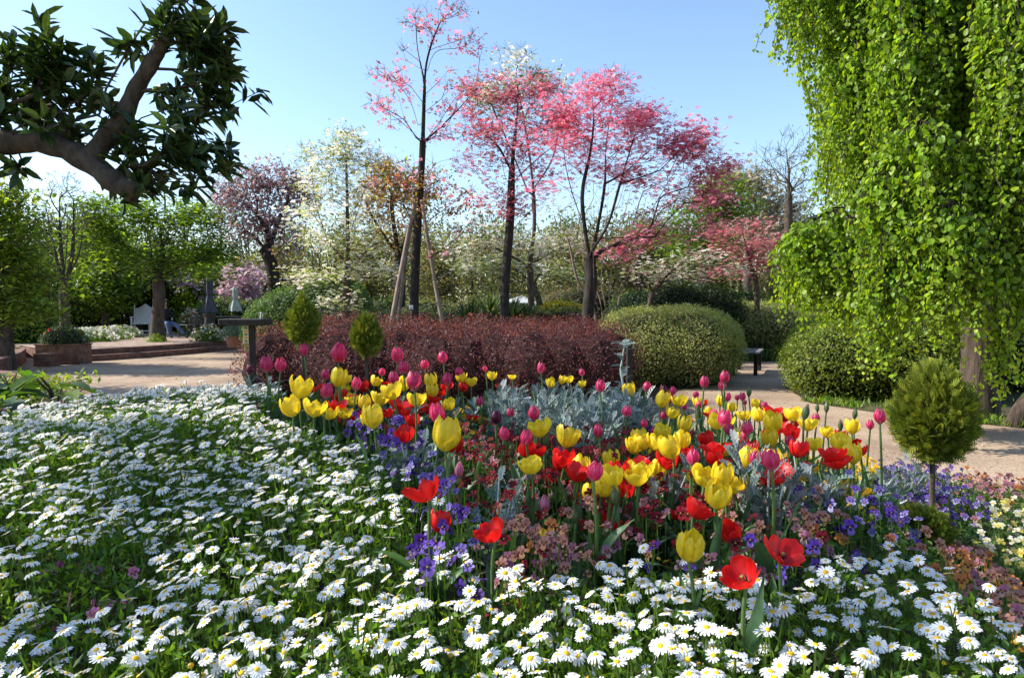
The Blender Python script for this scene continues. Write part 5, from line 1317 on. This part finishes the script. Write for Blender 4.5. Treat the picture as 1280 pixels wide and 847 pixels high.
for v in range(6):
    g = G(); n_ = 11; t = np.linspace(0, 1, n_); r_ = np.random.default_rng(v + 50)
    w_ = np.array([.35, .6, .85, 1, 1, .95, .85, .7, .52, .3, .02]) * [.019, .024, .017, .027, .014, .021][v]
    th0 = [1.35, 1.2, 1.45, 1.05, 1.5, 1.25][v]; bend = [.9, 1.5, .3, 1.7, .2, 1.0][v]
    th = th0 - bend * t ** 1.6; dl = 1 / (n_ - 1)
    x = np.r_[0, np.cumsum(np.cos(th[:-1]) * dl)] * .27; z = np.r_[0, np.cumsum(np.sin(th[:-1]) * dl)] * .27; x = x + .006
    tw = np.sin(t * 2.5 + v) * .25; V = []
    for q in (-1, -.5, 0, .5, 1):
        off = w_ * q; nx_, nz_ = -np.sin(th), np.cos(th)
        cup = (abs(q) ** 1.5) * w_ * .55 + .004 * np.sin(t * 9 + q * 2 + v)
        V.append(np.stack([x + nx_ * cup, off * np.cos(tw) + .01 * np.sin(t * 3 + v), z + nz_ * cup + off * np.sin(tw)], -1))
    V = np.concatenate(V); Fq = np.array([(r * n_ + j, r * n_ + j + 1, r * n_ + n_ + j + 1, r * n_ + n_ + j) for r in range(4) for j in range(n_ - 1)])
    cc = np.tile((np.array([.075, .15, .06]) * (1 + .25 * t[:, None])), (5, 1)); g.add(V, Fq, cc)
    LF.append(g.mesh('leaf', M_tleaf, True))
_r = np.random.default_rng(11); extra = []
for poly, kk, m_ in (([(395, 480), (590, 480), (585, 515), (500, 530), (410, 525)], 'RRYR', 20), ([(800, 545), (880, 510), (1060, 545), (1060, 575), (960, 600), (850, 600)], 'RYRY', 24), ([(650, 560), (860, 560), (900, 600), (760, 612), (660, 600)], 'RRYR', 12)):
    while m_:
        a_, b_ = _r.uniform(395, 1065), _r.uniform(478, 642)
        if inpoly(np.array([a_]), np.array([b_]), poly)[0]:
            k_ = kk[m_ % 4]; Y_ = {'R': .36, 'Y': .35, 'P': .3}[k_] / ((b_ - 385) / F)
            extra.append('%s%d,%d,%d' % (k_, a_, b_, {'R': .052, 'Y': .05, 'P': .036}[k_] * F / Y_)); m_ -= 1
TUL += ' ' + ' '.join(extra)
RW = {'Y': .056, 'R': .058, 'P': .038, 'D': .036, 'B': .03, 'G': .024}
ZH = {'Y': .93, 'R': .91, 'P': 1.0, 'D': .98, 'B': .95, 'G': .96}
tl = []
for w_ in TUL.split():
    k = w_[0]; px, py, sz = map(float, w_[1:].split(','))
    sl_ = (py - 385) / F
    Yp = (CAMZ - ZH[k]) / sl_; Yw = RW[k] * F / sz
    Yq = math.sqrt(np.clip(Yp, .8, 5) * np.clip(Yw, .8, 5)); Yq = min(Yq, 3.15)
    Yq = np.clip(Yq, (CAMZ - 1.16) / sl_ if sl_ > .05 else 2.6, (CAMZ - .8) / sl_); Yq = min(Yq, 3.4)
    c = at(px, py, Yq)
    tl.append(dict(k=k, px=px, py=py, w=sz * Yq / F, c=c, Y=Yq))
KN = {'P': 'slim closed deep pink', 'Y': 'cup-shaped yellow', 'R': 'wide open red', 'D': 'dark maroon', 'B': 'pale pink half-open', 'G': 'still green unopened'}
RG = lambda px: 0 if px < 596 else (1 if px < 776 else (2 if px < 945 else 3))
RN = ['left-hand clump', 'middle group', 'right-hand drift', 'far right end']
grp = {}
for t_ in tl: grp.setdefault((t_['k'], RG(t_['px'])), []).append(t_)
ORD = 'first second third fourth fifth sixth seventh eighth ninth tenth eleventh twelfth thirteenth fourteenth fifteenth sixteenth seventeenth eighteenth nineteenth twentieth twenty-first twenty-second twenty-third twenty-fourth twenty-fifth twenty-sixth twenty-seventh twenty-eighth twenty-ninth thirtieth thirty-first thirty-second thirty-third thirty-fourth thirty-fifth thirty-sixth thirty-seventh thirty-eighth thirty-ninth fortieth'.split()
for (k, r), lst in grp.items():
    lst.sort(key=lambda q: q['px'])
    for i, t_ in enumerate(lst):
        t_['label'] = f"{KN[k]} tulip, " + (f"{ORD[i]} such tulip from the left in the {RN[r]}" if len(lst) > 1 else f"the only one in the {RN[r]}")
def child(name, me, root, loc=(0, 0, 0), rot=(0, 0, 0), sc=(1, 1, 1)):
    o = bpy.data.objects.new(name, me); COL.objects.link(o); o.parent = root
    o.location = loc; o.rotation_euler = rot; o.scale = sc; return o
for i, t_ in enumerate(tl):
    k = t_['k']; c = t_['c']; v = i % len(BL[k]); wd = t_['w']
    mw = {'P': .96, 'D': .96, 'B': .88, 'G': .86, 'Y': 1.08, 'R': 1.16}[k]; sc = wd / mw
    sc = sc * (1 if k != 'R' else 1)
    Hh = {'P': 1.35, 'D': 1.35, 'B': 1.7, 'G': 2.1, 'Y': 1.05, 'R': .85}[k] * sc
    z0 = float(soil(c[0], c[1])); foot = c[2] - Hh / 2; h = max(foot - z0, .1)
    root = empty('tulip', (c[0], c[1], z0 - .01), label=t_['label'], cat='tulip', group='tulips in the flower bed')
    tx, ty = rng.normal(0, .1, 2)
    if k in 'YR': tx += .18
    if t_['px'] == 423 and k == 'P': tx, ty = 0, -.6
    if k == 'R' and t_['py'] > 600: tx += .3
    child('stem', ST[i % 3], root, (0, 0, 0), (0, 0, rng.uniform(0, 6)), (1, 1, h + .012))
    child('bloom', BL[k][v], root, (0, 0, h + .005), (tx, ty, rng.uniform(0, 6)), (sc, sc, sc * rng.uniform(.93, 1.07)))
    nl = 3 if h > .2 else 2
    a0 = rng.uniform(0, 6)
    for q in range(nl):
        ls = min(1.05, max(.5, h / .3)) * rng.uniform(.65, 1.0)
        child('leaf', LF[int(rng.integers(0, 6))], root, (0, 0, .005 + .02 * q), (0, 0, a0 + q * 2.2 + rng.normal(0, .3)), (ls, ls * 1.05, ls))

# ------------------------------------------------------------------ the planting zones
Z_DAISY = [[(-900, 2000), (-900, 560), (-60, 548), (40, 515), (120, 482), (250, 462), (345, 466), (350, 500), (320, 525), (390, 548), (440, 560), (480, 585), (505, 620), (520, 690), (545, 760), (600, 752), (690, 722), (780, 708),
            (860, 700), (900, 720), (970, 745), (1040, 690), (1100, 690), (1170, 712), (1250, 772), (1330, 850), (1700, 1300), (1700, 3000), (-900, 3000)]]
Z_BLUE = [[(425, 540), (508, 553), (545, 600), (565, 640), (608, 700), (615, 748), (560, 778), (524, 725), (500, 660), (492, 612), (462, 575)], [(730, 706), (800, 690), (870, 706), (940, 738), (1010, 745), (1040, 700), (1010, 680), (960, 735), (860, 722)]]
Z_BLUE2 = [[(940, 588), (1010, 600), (1090, 575), (1130, 572), (1200, 590), (1245, 628), (1215, 655), (1120, 660), (1030, 640), (960, 625)], [(1040, 690), (1090, 660), (1110, 690), (1070, 700)], [(560, 480), (600, 480), (590, 500)]]
Z_PEACH = [[(640, 640), (760, 620), (960, 610), (1060, 600), (1060, 680), (960, 700), (800, 700), (700, 720), (610, 735), (600, 690)]]
Z_ORANGE = [[(1030, 620), (1120, 640), (1110, 690), (1190, 660), (1235, 690), (1300, 750), (1600, 900), (1700, 1200), (1330, 840), (1250, 765), (1170, 705), (1090, 688), (1040, 690)]]
Z_FARPK = [[(1180, 574), (1400, 580), (1500, 680), (1400, 640), (1280, 622), (1225, 616), (1180, 590)]]
Z_WHITEY = [[(1190, 640), (1240, 612), (1400, 620), (1600, 760), (1600, 880), (1290, 735), (1230, 685), (1180, 668)]]
Z_DRED = [[(560, 548), (620, 540), (740, 545), (800, 560), (900, 640), (860, 700), (760, 660), (650, 650), (560, 690), (520, 640), (550, 600)]]
Z_GOLD = [[(565, 488), (612, 492), (632, 530), (585, 540), (560, 520)], [(985, 560), (1040, 545), (1100, 580), (1095, 625), (1030, 618), (985, 600)], [(590, 465), (760, 462), (760, 482), (590, 486)]]
Z_SILVER = [[(588, 462), (775, 462), (812, 500), (800, 540), (700, 556), (628, 545), (600, 510)]]
Z_DPINK = [[(40, 735), (120, 690), (175, 700), (165, 765), (70, 785)], [(-60, 740), (18, 745), (18, 775), (-60, 790)], [(50, 690), (90, 690), (85, 720), (50, 720)]]
def inz(px, py, z):
    m = np.zeros(px.shape, bool)
    for q in z: m |= inpoly(px, py, q)
    return m
def sample(n, y0=.5, y1=4.7):
    x = rng.uniform(-2.9, 3.05, n); y = rng.uniform(y0, y1, n)
    ok = in_bed(x, y) & (edge_dist(x, y) > .05); x, y = x[ok], y[ok]
    z = soil(x, y)
    px, py = proj(np.stack([x, y, z + .16], -1))
    jx = 14 * noise3(np.stack([x, y, 0 * x], -1), 5); jy = 9 * noise3(np.stack([y, x, 0 * x + 4], -1), 5)
    return x, y, z, px + jx, py + jy

# --- daisies
def petals(var):
    r_ = np.random.default_rng(var); n_ = [15, 17, 13, 16][var]; V = []; Fq = []; 
    droop = [.02, .1, -.06, .42][var]
    for k in range(n_):
        a = k * math.tau / n_ + r_.normal(0, .05); l_ = r_.uniform(.88, 1.05); c, s = math.cos(a), math.sin(a); b = len(V); zt = r_.normal(0, .05)
        if var == 2 and r_.uniform() < .12: continue
        for x, y, z in ((.26, .05, .0), (.6, .125, .035), (.92, .105, -.02 - droop * .6), (1.0, .0, -.03 - droop), (.92, -.105, -.02 - droop * .6), (.6, -.125, .035), (.26, -.05, .0)):
            x *= l_ if x > .3 else 1
            V.append((x * c - y * s, x * s + y * c, z + zt * x))
        Fq.append((b, b + 6, b + 5, b + 4, b + 3, b + 2, b + 1))
    return T_(V, [Fq], np.tile([.86, .86, .85], (len(V), 1)))
def disc():
    V = [(0, 0, .13)]; C = [(.62, .36, .01)]; n_ = 9
    for r, z, c in ((.17, .115, (.7, .42, .012)), (.27, .06, (.75, .47, .015)), (.3, -.02, (.62, .4, .02))):
        for k in range(n_):
            a = k * math.tau / n_; V.append((r * math.cos(a), r * math.sin(a), z)); C.append(c)
    F3 = [(0, 1 + k, 1 + (k + 1) % n_) for k in range(n_)]
    F4 = [(1 + r * n_ + k, 1 + (r + 1) * n_ + k, 1 + (r + 1) * n_ + (k + 1) % n_, 1 + r * n_ + (k + 1) % n_) for r in (0, 1) for k in range(n_)]
    return T_(V, [F3, F4], C)
PT = [petals(i) for i in range(4)]; DC = disc()
n = int(24.1 * 1220)
x, y, z, px, py = sample(n, .45)
dn = inz(px, py, Z_DAISY) & ~inz(px, py, Z_DPINK)
mixr = inz(px, py, Z_BLUE) & (rng.uniform(size=len(x)) < .14)
thin = noise3(np.stack([x, y, 0 * x], -1), 3.3) > rng.uniform(-2.2, -.45, len(x))
ok = (dn & ~inz(px, py, Z_BLUE) | mixr) & thin
dx, dy = x[ok], y[ok]; dz = z[ok] + .175 + .03 * noise3(np.stack([dx, dy, 0 * dx], -1), 6) + rng.normal(0, .018, ok.sum())
dz = np.where(edge_dist(dx, dy) < .3, dz - .03, dz)
dd = np.sqrt(dx ** 2 + dy ** 2 + (dz - CAMZ) ** 2)
qx, qy = proj(np.stack([dx, dy, dz], -1)); vis = (qx > 0) & (qx < 1280) & (qy > 0) & (qy < 847)
order = np.argsort(np.where(vis, dd, 99)); near = np.zeros(len(dx), bool); near[order[:300]] = True
DN = nrm(np.stack([rng.normal(-.22, .3, len(dx)), rng.normal(-.05, .3, len(dx)), np.ones(len(dx))], -1))
DR = np.clip(rng.normal(.0136, .0025, len(dx)), .0075, .0178)
var = rng.integers(0, 4, len(dx)); spn = rng.uniform(0, 6.28, len(dx))
me_p = []; 
for v in range(4):
    g = G(); g.add(PT[v][0], PT[v][1], PT[v][2]); me_p.append(g.mesh('petals', M_white))
g = G(); g.add(DC[0], DC[1], DC[2]); me_d = g.mesh('disc', M_disc, True)
me_s = []
for v in range(2):
    g = G(); tubev(g, [(0, 0, 0), (.01 * (v * 2 - 1), .004, -.07), (.02, -.01 * v, -.15)], .0014, 4, (.12, .2, .04), False)
    m = 9; g.inst(leafn, frames(rdir(m)), np.stack([rng.normal(0.005, .004, m), rng.normal(0, .004, m), rng.uniform(-.14, -.03, m)], -1), pal([(.09, .18, .02), (.12, .22, .03)], m), np.full(m, .024)); me_s.append(g.mesh('stem', M_leaf))
for i in np.nonzero(near)[0]:
    q = Vector(DN[i]).to_track_quat('Z', 'Y').to_euler()
    root = empty('daisy', (dx[i], dy[i], dz[i]), label='white daisy with yellow centre in the nearest rows of the daisy carpet', cat='daisy', group='daisies nearest the front of the bed')
    s = float(DR[i]); child('petals', me_p[var[i]], root, rot=q, sc=(s, s, s)); child('disc', me_d, root, rot=q, sc=(s, s, s)); child('stem', me_s[i % 2], root, rot=(0, 0, spn[i]))
g = G(); fr = frames(DN); P3 = np.stack([dx, dy, dz], -1)
far_ = ~near
for v in range(4):
    m = far_ & (var == v); g.inst(PT[v], fr[m], P3[m], np.clip(pal([(1, 1, 1)], m.sum(), .03), 0, 1.05), DR[m])
g.inst(DC, fr[far_], P3[far_], None, DR[far_])
gm = g
gm.build('daisies', M_white, label='carpet of many small white daisies covering the bed behind the front rows', cat='daisies', kind='stuff')
# buds and half-faded ones
g = G(); m = 420; k = rng.choice(len(dx), m); bt = T_(DC[0] * [1, 1, 2.2], DC[1], np.tile([.55, .5, .12], (len(DC[0]), 1)))
g.inst(bt, frames(rdir(m) * .5 + [0, 0, 1]), P3[k] + rng.normal(0, .02, (m, 3)) + [0, 0, -.01], pal([(1, 1, 1), (.6, .9, .7), (1.3, .9, .3)], m), np.full(m, .014))
# stems under all of them and the ferny leaves
stq = T_([(-.04, 0, 0), (.04, 0, 0), (.04, 0, -1), (-.04, 0, -1)], [[(0, 1, 2, 3)]])
g.inst(stq, frames(nrm(DN + [0, 0, 1]), xhint=np.array([1, .2, 0])), P3, pal([(.1, .18, .03)], len(P3)), np.stack([np.full(len(P3), .03), np.full(len(P3), .03), np.full(len(P3), .15)], -1))
n = 330000; x, y, z, px, py = sample(n, .35, 4.3)
ok = inz(px, py, Z_DAISY) & (rng.uniform(size=len(x)) < .95); x, y, z = x[ok], y[ok], z[ok]
hh = .17 + .03 * noise3(np.stack([x, y, 0 * x], -1), 6); m = len(x)
zz = z + hh * (1 - rng.uniform(0, 1, m) ** 1.7 * .8)
up_ = nrm(rng.normal(size=(m, 3)) * [.8, .8, .5] + [0, 0, .75]); zn = nrm(np.cross(up_, rdir(m)))
g.inst(leafn, np.stack([up_, np.cross(zn, up_), zn], -1), np.stack([x, y, zz], -1) - up_ * .01, pal([(.07, .15, .018), (.1, .2, .022), (.05, .11, .015), (.14, .24, .03)], m, .2), np.stack([rng.uniform(.012, .03, m), rng.uniform(.03, .06, m), np.full(m, .03)], -1))
g.build('daisy_foliage', M_leaf, label='fine green ferny foliage and buds under the white daisies', cat='foliage', kind='stuff')

# --- violas
def viola(cols, face, eye=(.75, .5, .02)):
    V = []; C = []; F5 = []
    pet = [(1.95, .62, .5, 0, 0), (1.15, .62, .5, 0, 0), (3.05, .58, .42, .06, 1), (.08, .58, .42, .06, 1), (-1.571, .66, .56, .09, 2)]
    for a, l_, w_, zo, ci in pet:
        c, s = math.cos(a), math.sin(a); b = len(V); col = cols[min(ci, len(cols) - 1)]
        ring = [(0, 0, 0), (.3, w_ * .75, .02), (.72, w_ * .95, .1), (1.0, w_ * .45, .02), (1.02, -w_ * .3, .05), (.75, -w_ * .95, .08), (.32, -w_ * .75, .02)]
        for i, (x, y, z) in enumerate(ring):
            x *= l_ * 1.25; y *= l_; V.append((x * c - y * s, x * s + y * c, z + zo)); C.append(np.array(col) * (.75 if i == 0 else 1))
        F5.append(tuple(range(b, b + 7)))
        if ci >= 1:
            b = len(V)
            for x, y in ((.02, -.06), (.02, .06), (.36, .16), (.42, 0), (.36, -.16)):
                V.append((x * c - y * s, x * s + y * c, zo + .055)); C.append(face)
            F5b.append(tuple(range(b, b + 5)))
    b = len(V)
    for k in range(5): V.append((.09 * math.cos(k * 1.2566), .09 * math.sin(k * 1.2566) - .03, .17)); C.append(eye)
    F5b.append(tuple(range(b, b + 5)))
    return V, C, F5
VI = {}
def mk(name, cols, face):
    global F5b
    F5b = []; V, C, A = viola(cols, face); VI[name] = T_(V, [np.array(A), np.array(F5b)], np.array(C))
mk('violet', [(.13, .05, .42), (.18, .09, .5), (.22, .13, .55)], (.03, .01, .12))
mk('lavender', [(.2, .14, .5), (.36, .32, .66), (.5, .46, .75)], (.06, .03, .25))
mk('deep purple', [(.08, .02, .24), (.1, .025, .28), (.09, .02, .26)], (.02, .005, .05))
mk('peach', [(.5, .24, .2), (.55, .28, .18), (.6, .32, .16)], (.2, .05, .05))
mk('dusky pink', [(.42, .16, .26), (.5, .26, .3), (.55, .34, .3)], (.22, .05, .08))
mk('orange', [(.6, .22, .07), (.66, .26, .06), (.7, .32, .06)], (.25, .06, .02))
mk('crimson', [(.3, .012, .025), (.26, .01, .02), (.34, .015, .025)], (.03, .004, .006))
mk('golden yellow', [(.8, .52, .02), (.82, .55, .02), (.84, .55, .02)], (.7, .38, .01))
mk('cream white', [(.78, .78, .72), (.8, .79, .7), (.8, .78, .6)], (.6, .5, .1))
mk('pale yellow', [(.7, .68, .22), (.74, .7, .2), (.76, .7, .16)], (.6, .45, .05))
mk('mauve pink', [(.5, .16, .32), (.52, .2, .36), (.55, .24, .38)], (.25, .04, .12))
ZN = [(Z_DPINK, [('mauve pink', 1)], 500, 'low among the daisies at bottom left'), (Z_SILVER, [], 0, ''),
      (Z_GOLD, [('golden yellow', 1)], 420, 'in the patches of gold beside the tulips'), (Z_BLUE, [('violet', .5), ('lavender', .25), ('deep purple', .25)], 700, 'in the band edging the daisies'),
      (Z_BLUE2, [('violet', .3), ('lavender', .5), ('deep purple', .1), ('dusky pink', .1)], 480, 'around the golden ball conifer'), (Z_FARPK, [('dusky pink', .5), ('peach', .3), ('orange', .2)], 520, 'at the far right edge by the path'),
      (Z_WHITEY, [('cream white', .5), ('pale yellow', .5)], 420, 'at the right edge of the view'), (Z_ORANGE, [('orange', .35), ('peach', .35), ('dusky pink', .3)], 560, 'in the lower right corner of the bed'),
      (Z_DRED, [('crimson', .75), ('dusky pink', .25)], 700, 'on the ground between the middle tulips'), (Z_PEACH, [('peach', .45), ('dusky pink', .4), ('crimson', .1), ('orange', .05)], 1100, 'below the front tulips')]
n = 60000; x, y, z, px, py = sample(n, .45, 4.5); area = 5.95 * 4.05; dens = n / area
used = inz(px, py, Z_DAISY) & ~inz(px, py, Z_BLUE) & ~inz(px, py, Z_DPINK)
vs = []
for zone, mixv, dn_, lab in ZN:
    m = inz(px, py, zone) & ~used; used |= m
    if not mixv: continue
    idx_ = np.nonzero(m & (rng.uniform(size=len(x)) < dn_ / dens * (.6 + .8 * (noise3(np.stack([x, y, z], -1), 8) > -.1))))[0]
    nm = rng.choice(len(mixv), len(idx_), p=[q[1] for q in mixv])
    for i, q in zip(idx_, nm): vs.append((x[i], y[i], z[i], mixv[q][0], lab))
rest = np.nonzero(~used & (rng.uniform(size=len(x)) < 70 / dens))[0]
for i in rest: vs.append((x[i], y[i], z[i], ['crimson', 'deep purple', 'dusky pink', 'golden yellow'][i % 4], 'scattered through the tulips'))
vp = np.array([(q[0], q[1], q[2]) for q in vs]); nv = len(vs)
vz = vp[:, 2] + rng.uniform(.1, .18, nv) + np.array([(.035 if 'band edging' in q[4] else 0) + .05 * (q[3] in ('crimson', 'peach', 'violet', 'lavender') and q[0] < 1.0 and rng.uniform() < .6) for q in vs]) + .02 * noise3(vp, 7)
VP = np.stack([vp[:, 0], vp[:, 1], vz], -1)
vn = nrm(np.stack([rng.normal(-.35, .5, nv), rng.normal(-.75, .4, nv), rng.normal(.75, .35, nv)], -1))
upv = np.array([0, 0, 1.0]); ycol = nrm(upv + rng.normal(0, .25, (nv, 3)) - vn * ((upv * vn).sum(1, keepdims=True))); ycol = nrm(ycol - vn * (ycol * vn).sum(1, keepdims=True)); xcol = np.cross(ycol, vn)
VM = np.stack([xcol, ycol, vn], -1)
vsc = np.clip(rng.normal(.0172, .0025, nv), .011, .024)
dist = np.linalg.norm(VP - [0, 0, CAMZ], axis=1); qx, qy = proj(VP); vis = (qx > 0) & (qx < 1280) & (qy < 847)
order = np.argsort(np.where(vis, dist, 99)); near = np.zeros(nv, bool); near[order[:290]] = True
vmesh = {k: (lambda g: (g.add(v[0], v[1], v[2]), g.mesh('viola', M_petal))[1])(G()) for k, v in VI.items()}
vstem = T_([(0, 0, 0), (.05, 0, 0), (.05, -.3, -5), (0, -.3, -5)], [[(0, 1, 2, 3)]], np.tile([.08, .15, .03], (4, 1)))
for i in np.nonzero(near)[0]:
    k, lab = vs[i][3], vs[i][4]; o = bpy.data.objects.new('viola', vmesh[k]); COL.objects.link(o)
    M4 = Matrix([[*VM[i][0] * vsc[i], VP[i][0]], [*VM[i][1] * vsc[i], VP[i][1]], [*VM[i][2] * vsc[i], VP[i][2]], [0, 0, 0, 1]])
    o.matrix_world = M4
    tag(o, f'small {k} viola {lab}', 'viola', f'{k} violas {lab}')
g = G()
for k, v in VI.items():
    m = (~near) & np.array([q[3] == k for q in vs])
    if m.any(): g.inst(v, VM[m], VP[m], np.clip(pal([(1, 1, 1)], m.sum(), .15), .5, 1.2), vsc[m])
g.build('violas', M_petal, label='mixed carpet of further small violas of many colours filling the bed', cat='violas', kind='stuff')
# green leaves beneath violas and tulips
n = 90000; x, y, z, px, py = sample(n, .4, 4.75)
ok = ~inz(px, py, Z_DAISY) | inz(px, py, Z_BLUE); ok &= ~(inz(px, py, Z_SILVER) & (rng.uniform(size=len(x)) < .7)); x, y, z = x[ok], y[ok], z[ok]; m = len(x)
g = G(); zz = z + .12 * (1 - rng.uniform(0, 1, m) ** 1.5 * .95) * (1 + .3 * noise3(np.stack([x, y, z], -1), 9))
g.inst(leaf6, frames(rdir(m) * .9 + [0, 0, .8]), np.stack([x, y, zz], -1), pal([(.04, .09, .018), (.06, .13, .025), (.03, .07, .015), (.09, .16, .04)], m, .2), np.stack([rng.uniform(.016, .034, m), rng.uniform(.016, .032, m), np.full(m, .03)], -1))
g.inst(stq, frames(np.tile([0, 0, 1.0], (nv, 1)) + rng.normal(0, .1, (nv, 3)), xhint=np.array([1, .2, 0])), VP, pal([(.08, .15, .03)], nv), np.stack([np.full(nv, .03), np.full(nv, .03), np.full(nv, .13)], -1))
g.build('bedding_foliage', M_leaf, label='low dark green leaves covering the soil between violas and tulips', cat='foliage', kind='stuff')

# leafy clumps of tulips without flowers, filling between the stems
g = G(); n = 6000; x, y, z, px, py = sample(n, .95, 3.4); ok = inpoly(px, py, [(300, 505), (330, 470), (580, 475), (620, 545), (760, 545), (820, 500), (1000, 520), (1100, 550), (1080, 580), (980, 620), (1000, 680), (880, 690), (620, 660), (540, 600), (440, 540), (340, 525)]); x, y, z = x[ok][:150], y[ok][:150], z[ok][:150]
for a, b, c_ in zip(x, y, z):
    for q in range(3):
        me = LF[int(rng.integers(0, 6))]; co = np.zeros(len(me.vertices) * 3); me.vertices.foreach_get('co', co); co = co.reshape(-1, 3) * rng.uniform(.5, .85)
        an = rng.uniform(0, 6.28); ca, sa = math.cos(an), math.sin(an); co = np.stack([co[:, 0] * ca - co[:, 1] * sa + a, co[:, 0] * sa + co[:, 1] * ca + b, co[:, 2] + c_], -1)
        g.add(co, np.array([p.vertices[:] for p in me.polygons]), pal([(.08, .16, .065), (.06, .12, .05)], 1)[0])
g.build('tulip_foliage', M_tleaf, smooth=True, label='broad blue-green leaf blades filling between the tulip stems', cat='foliage', kind='stuff')

# --- silver dusty miller
def miller_tpl():
    V = []; Fq = []
    def blade(x0, y0, a, l_, w0, w1, z0=0, z1=0):
        b = len(V); c, s = math.cos(a), math.sin(a)
        for u, v in ((0, -w0), (l_ * .6, -w1), (l_, -w1 * .5), (l_, w1 * .5), (l_ * .6, w1), (0, w0)):
            V.append((x0 + c * u - s * v, y0 + s * u + c * v, z0 + z1 * u))
        Fq.append(tuple(range(b, b + 6)))
    for i in range(4): blade(i * .24, 0, 0, .26, .022, .022, -.25 * (i * .24) ** 2, -.12 * i * .5)
    for t, l_ in ((.25, .22), (.4, .28), (.55, .28), (.7, .24), (.84, .18)):
        for s in (-1, 1):
            zz = -.25 * t * t; a = s * (.95 - .25 * t); blade(t, 0, a, l_, .022, .05, zz, .1)
            ex, ey = t + math.cos(a) * l_ * .75, math.sin(a) * l_ * .75
            for d in (-.6, .6): blade(ex, ey, a + d, l_ * .42, .02, .035, zz + .02, .15)
    blade(.93, 0, 0, .14, .03, .05, -.22, -.1)
    return T_(V, [Fq])
MT = miller_tpl(); SIL = [(.2, .26, .24), (.27, .33, .3), (.15, .2, .18), (.34, .39, .36)]
MM = []
for v in range(5):
    g = G(); r = []; ns = 9
    for s in range(ns):
        a = rng.uniform(0, math.tau); ln = rng.uniform(.14, .26); tip = np.array([math.cos(a) * .07, math.sin(a) * .07, ln]) * rng.uniform(.8, 1.2)
        tubev(g, [(0, 0, -.02), tip * [.4, .4, .5], tip], [.004, .0035, .002], 5, (.4, .45, .42), False)
        m = 9; t = rng.uniform(.35, 1, m); az = rng.uniform(0, math.tau) + np.arange(m) * 2.4; el = rng.uniform(.1, 1.0, m) + t * .35
        d = np.stack([np.cos(az) * np.cos(el), np.sin(az) * np.cos(el), np.sin(el)], -1); side = nrm(np.cross([0, 0, 1], d)); z_ = np.cross(d, side)
        g.inst(MT, np.stack([d, side, z_], -1), tip * t[:, None], pal(SIL, m, .12), np.stack([rng.uniform(.05, .085, m), rng.uniform(.034, .055, m), np.full(m, .07)], -1))
    MM.append(g.mesh('foliage', M_silver))
spots = []
n = 2500; x, y, z, px, py = sample(n, 1.8, 3.8); ok = inz(px, py, Z_SILVER); kx = []
for a, b in zip(x[ok], y[ok]):
    if all((a - p) ** 2 + (b - q) ** 2 > .008 for p, q in kx): kx.append((a, b))
for a, b in kx[:90]: spots.append((a, b, rng.uniform(.8, 1.1), 'silver-grey dusty miller plant in the dense silver patch at the middle of the bed', 'dusty millers massed in the middle'))
ex = [(618, 742, .62, .8, 'between the front daisies and the left front red tulip'), (655, 712, .6, .7, 'just right of the lowest open red tulip at left'), (828, 716, .6, .85, 'at the foot of the lowest yellow tulip'), (958, 745, .6, .95, 'beside the lowest red tulip'),
      (1008, 712, .6, .95, 'at the upper corner of the right-hand daisies'), (1100, 612, .58, 1.0, 'left of the golden ball conifer'), (1128, 596, .58, 1.0, 'just behind the stem of the golden ball conifer'), (1060, 628, .58, .8, 'in the blue violas at right'),
      (502, 580, .68, .9, 'between the left tulips and blue violas'), (520, 668, .62, .8, 'left of the dark red tulip'), (478, 560, .7, .8, 'at the near foot of the left tulip clump'), (580, 560, .66, .9, 'right of the big yellow tulip of the left clump'),
      (890, 640, .58, .7, 'among the front red tulips at right'), (700, 548, .66, .9, 'below the lone round yellow tulip'), (1012, 600, .6, .8, 'by the golden violas at right'), (330, 520, .8, .9, 'at the left end of the tulips beside the daisies')]
for a, b, zz, s, lab in ex:
    q = on_z(a, b, zz); spots.append((q[0], q[1], s, 'silver-grey dusty miller plant ' + lab, None))
for i, (a, b, s, lab, gr) in enumerate(spots):
    root = empty('dusty_miller', (a, b, float(soil(a, b)) - .005), rng.uniform(0, 6), label=lab, cat='plant', group=gr)
    child('foliage', MM[i % 5], root, sc=(s, s, s * rng.uniform(.9, 1.2)))
# one tall stalk
c = at(778, 500, 3.3); z0 = float(soil(c[0], c[1])); root = empty('dusty_miller', (c[0], c[1], z0), label='tall pale dusty miller stalk rising in front of the black post', cat='plant')
H = 1.3 - (428 - 385) / F * 3.3 - z0
g = G(); tubev(g, [(0, 0, 0), (.02, 0, H * .4), (-.01, 0, H * .75), (.01, 0, H)], [.006, .006, .005, .003], 6, (.4, .46, .4)); g.build('stem', M_silver, root)
g = G(); m = 30; t = np.r_[rng.uniform(.3, 1, 20), rng.uniform(.92, 1, 10)]; az = np.arange(m) * 2.4; el = rng.uniform(.1, .9, m)
d = np.stack([np.cos(az) * np.cos(el), np.sin(az) * np.cos(el), np.sin(el)], -1); side = nrm(np.cross([0, 0, 1], d))
g.inst(MT, np.stack([d, side, np.cross(d, side)], -1), np.stack([0 * t, 0 * t, t * H], -1), pal(SIL, m, .1), rng.uniform(.05, .1, m) * (1.1 - .3 * t)); g.build('foliage', M_silver, root)
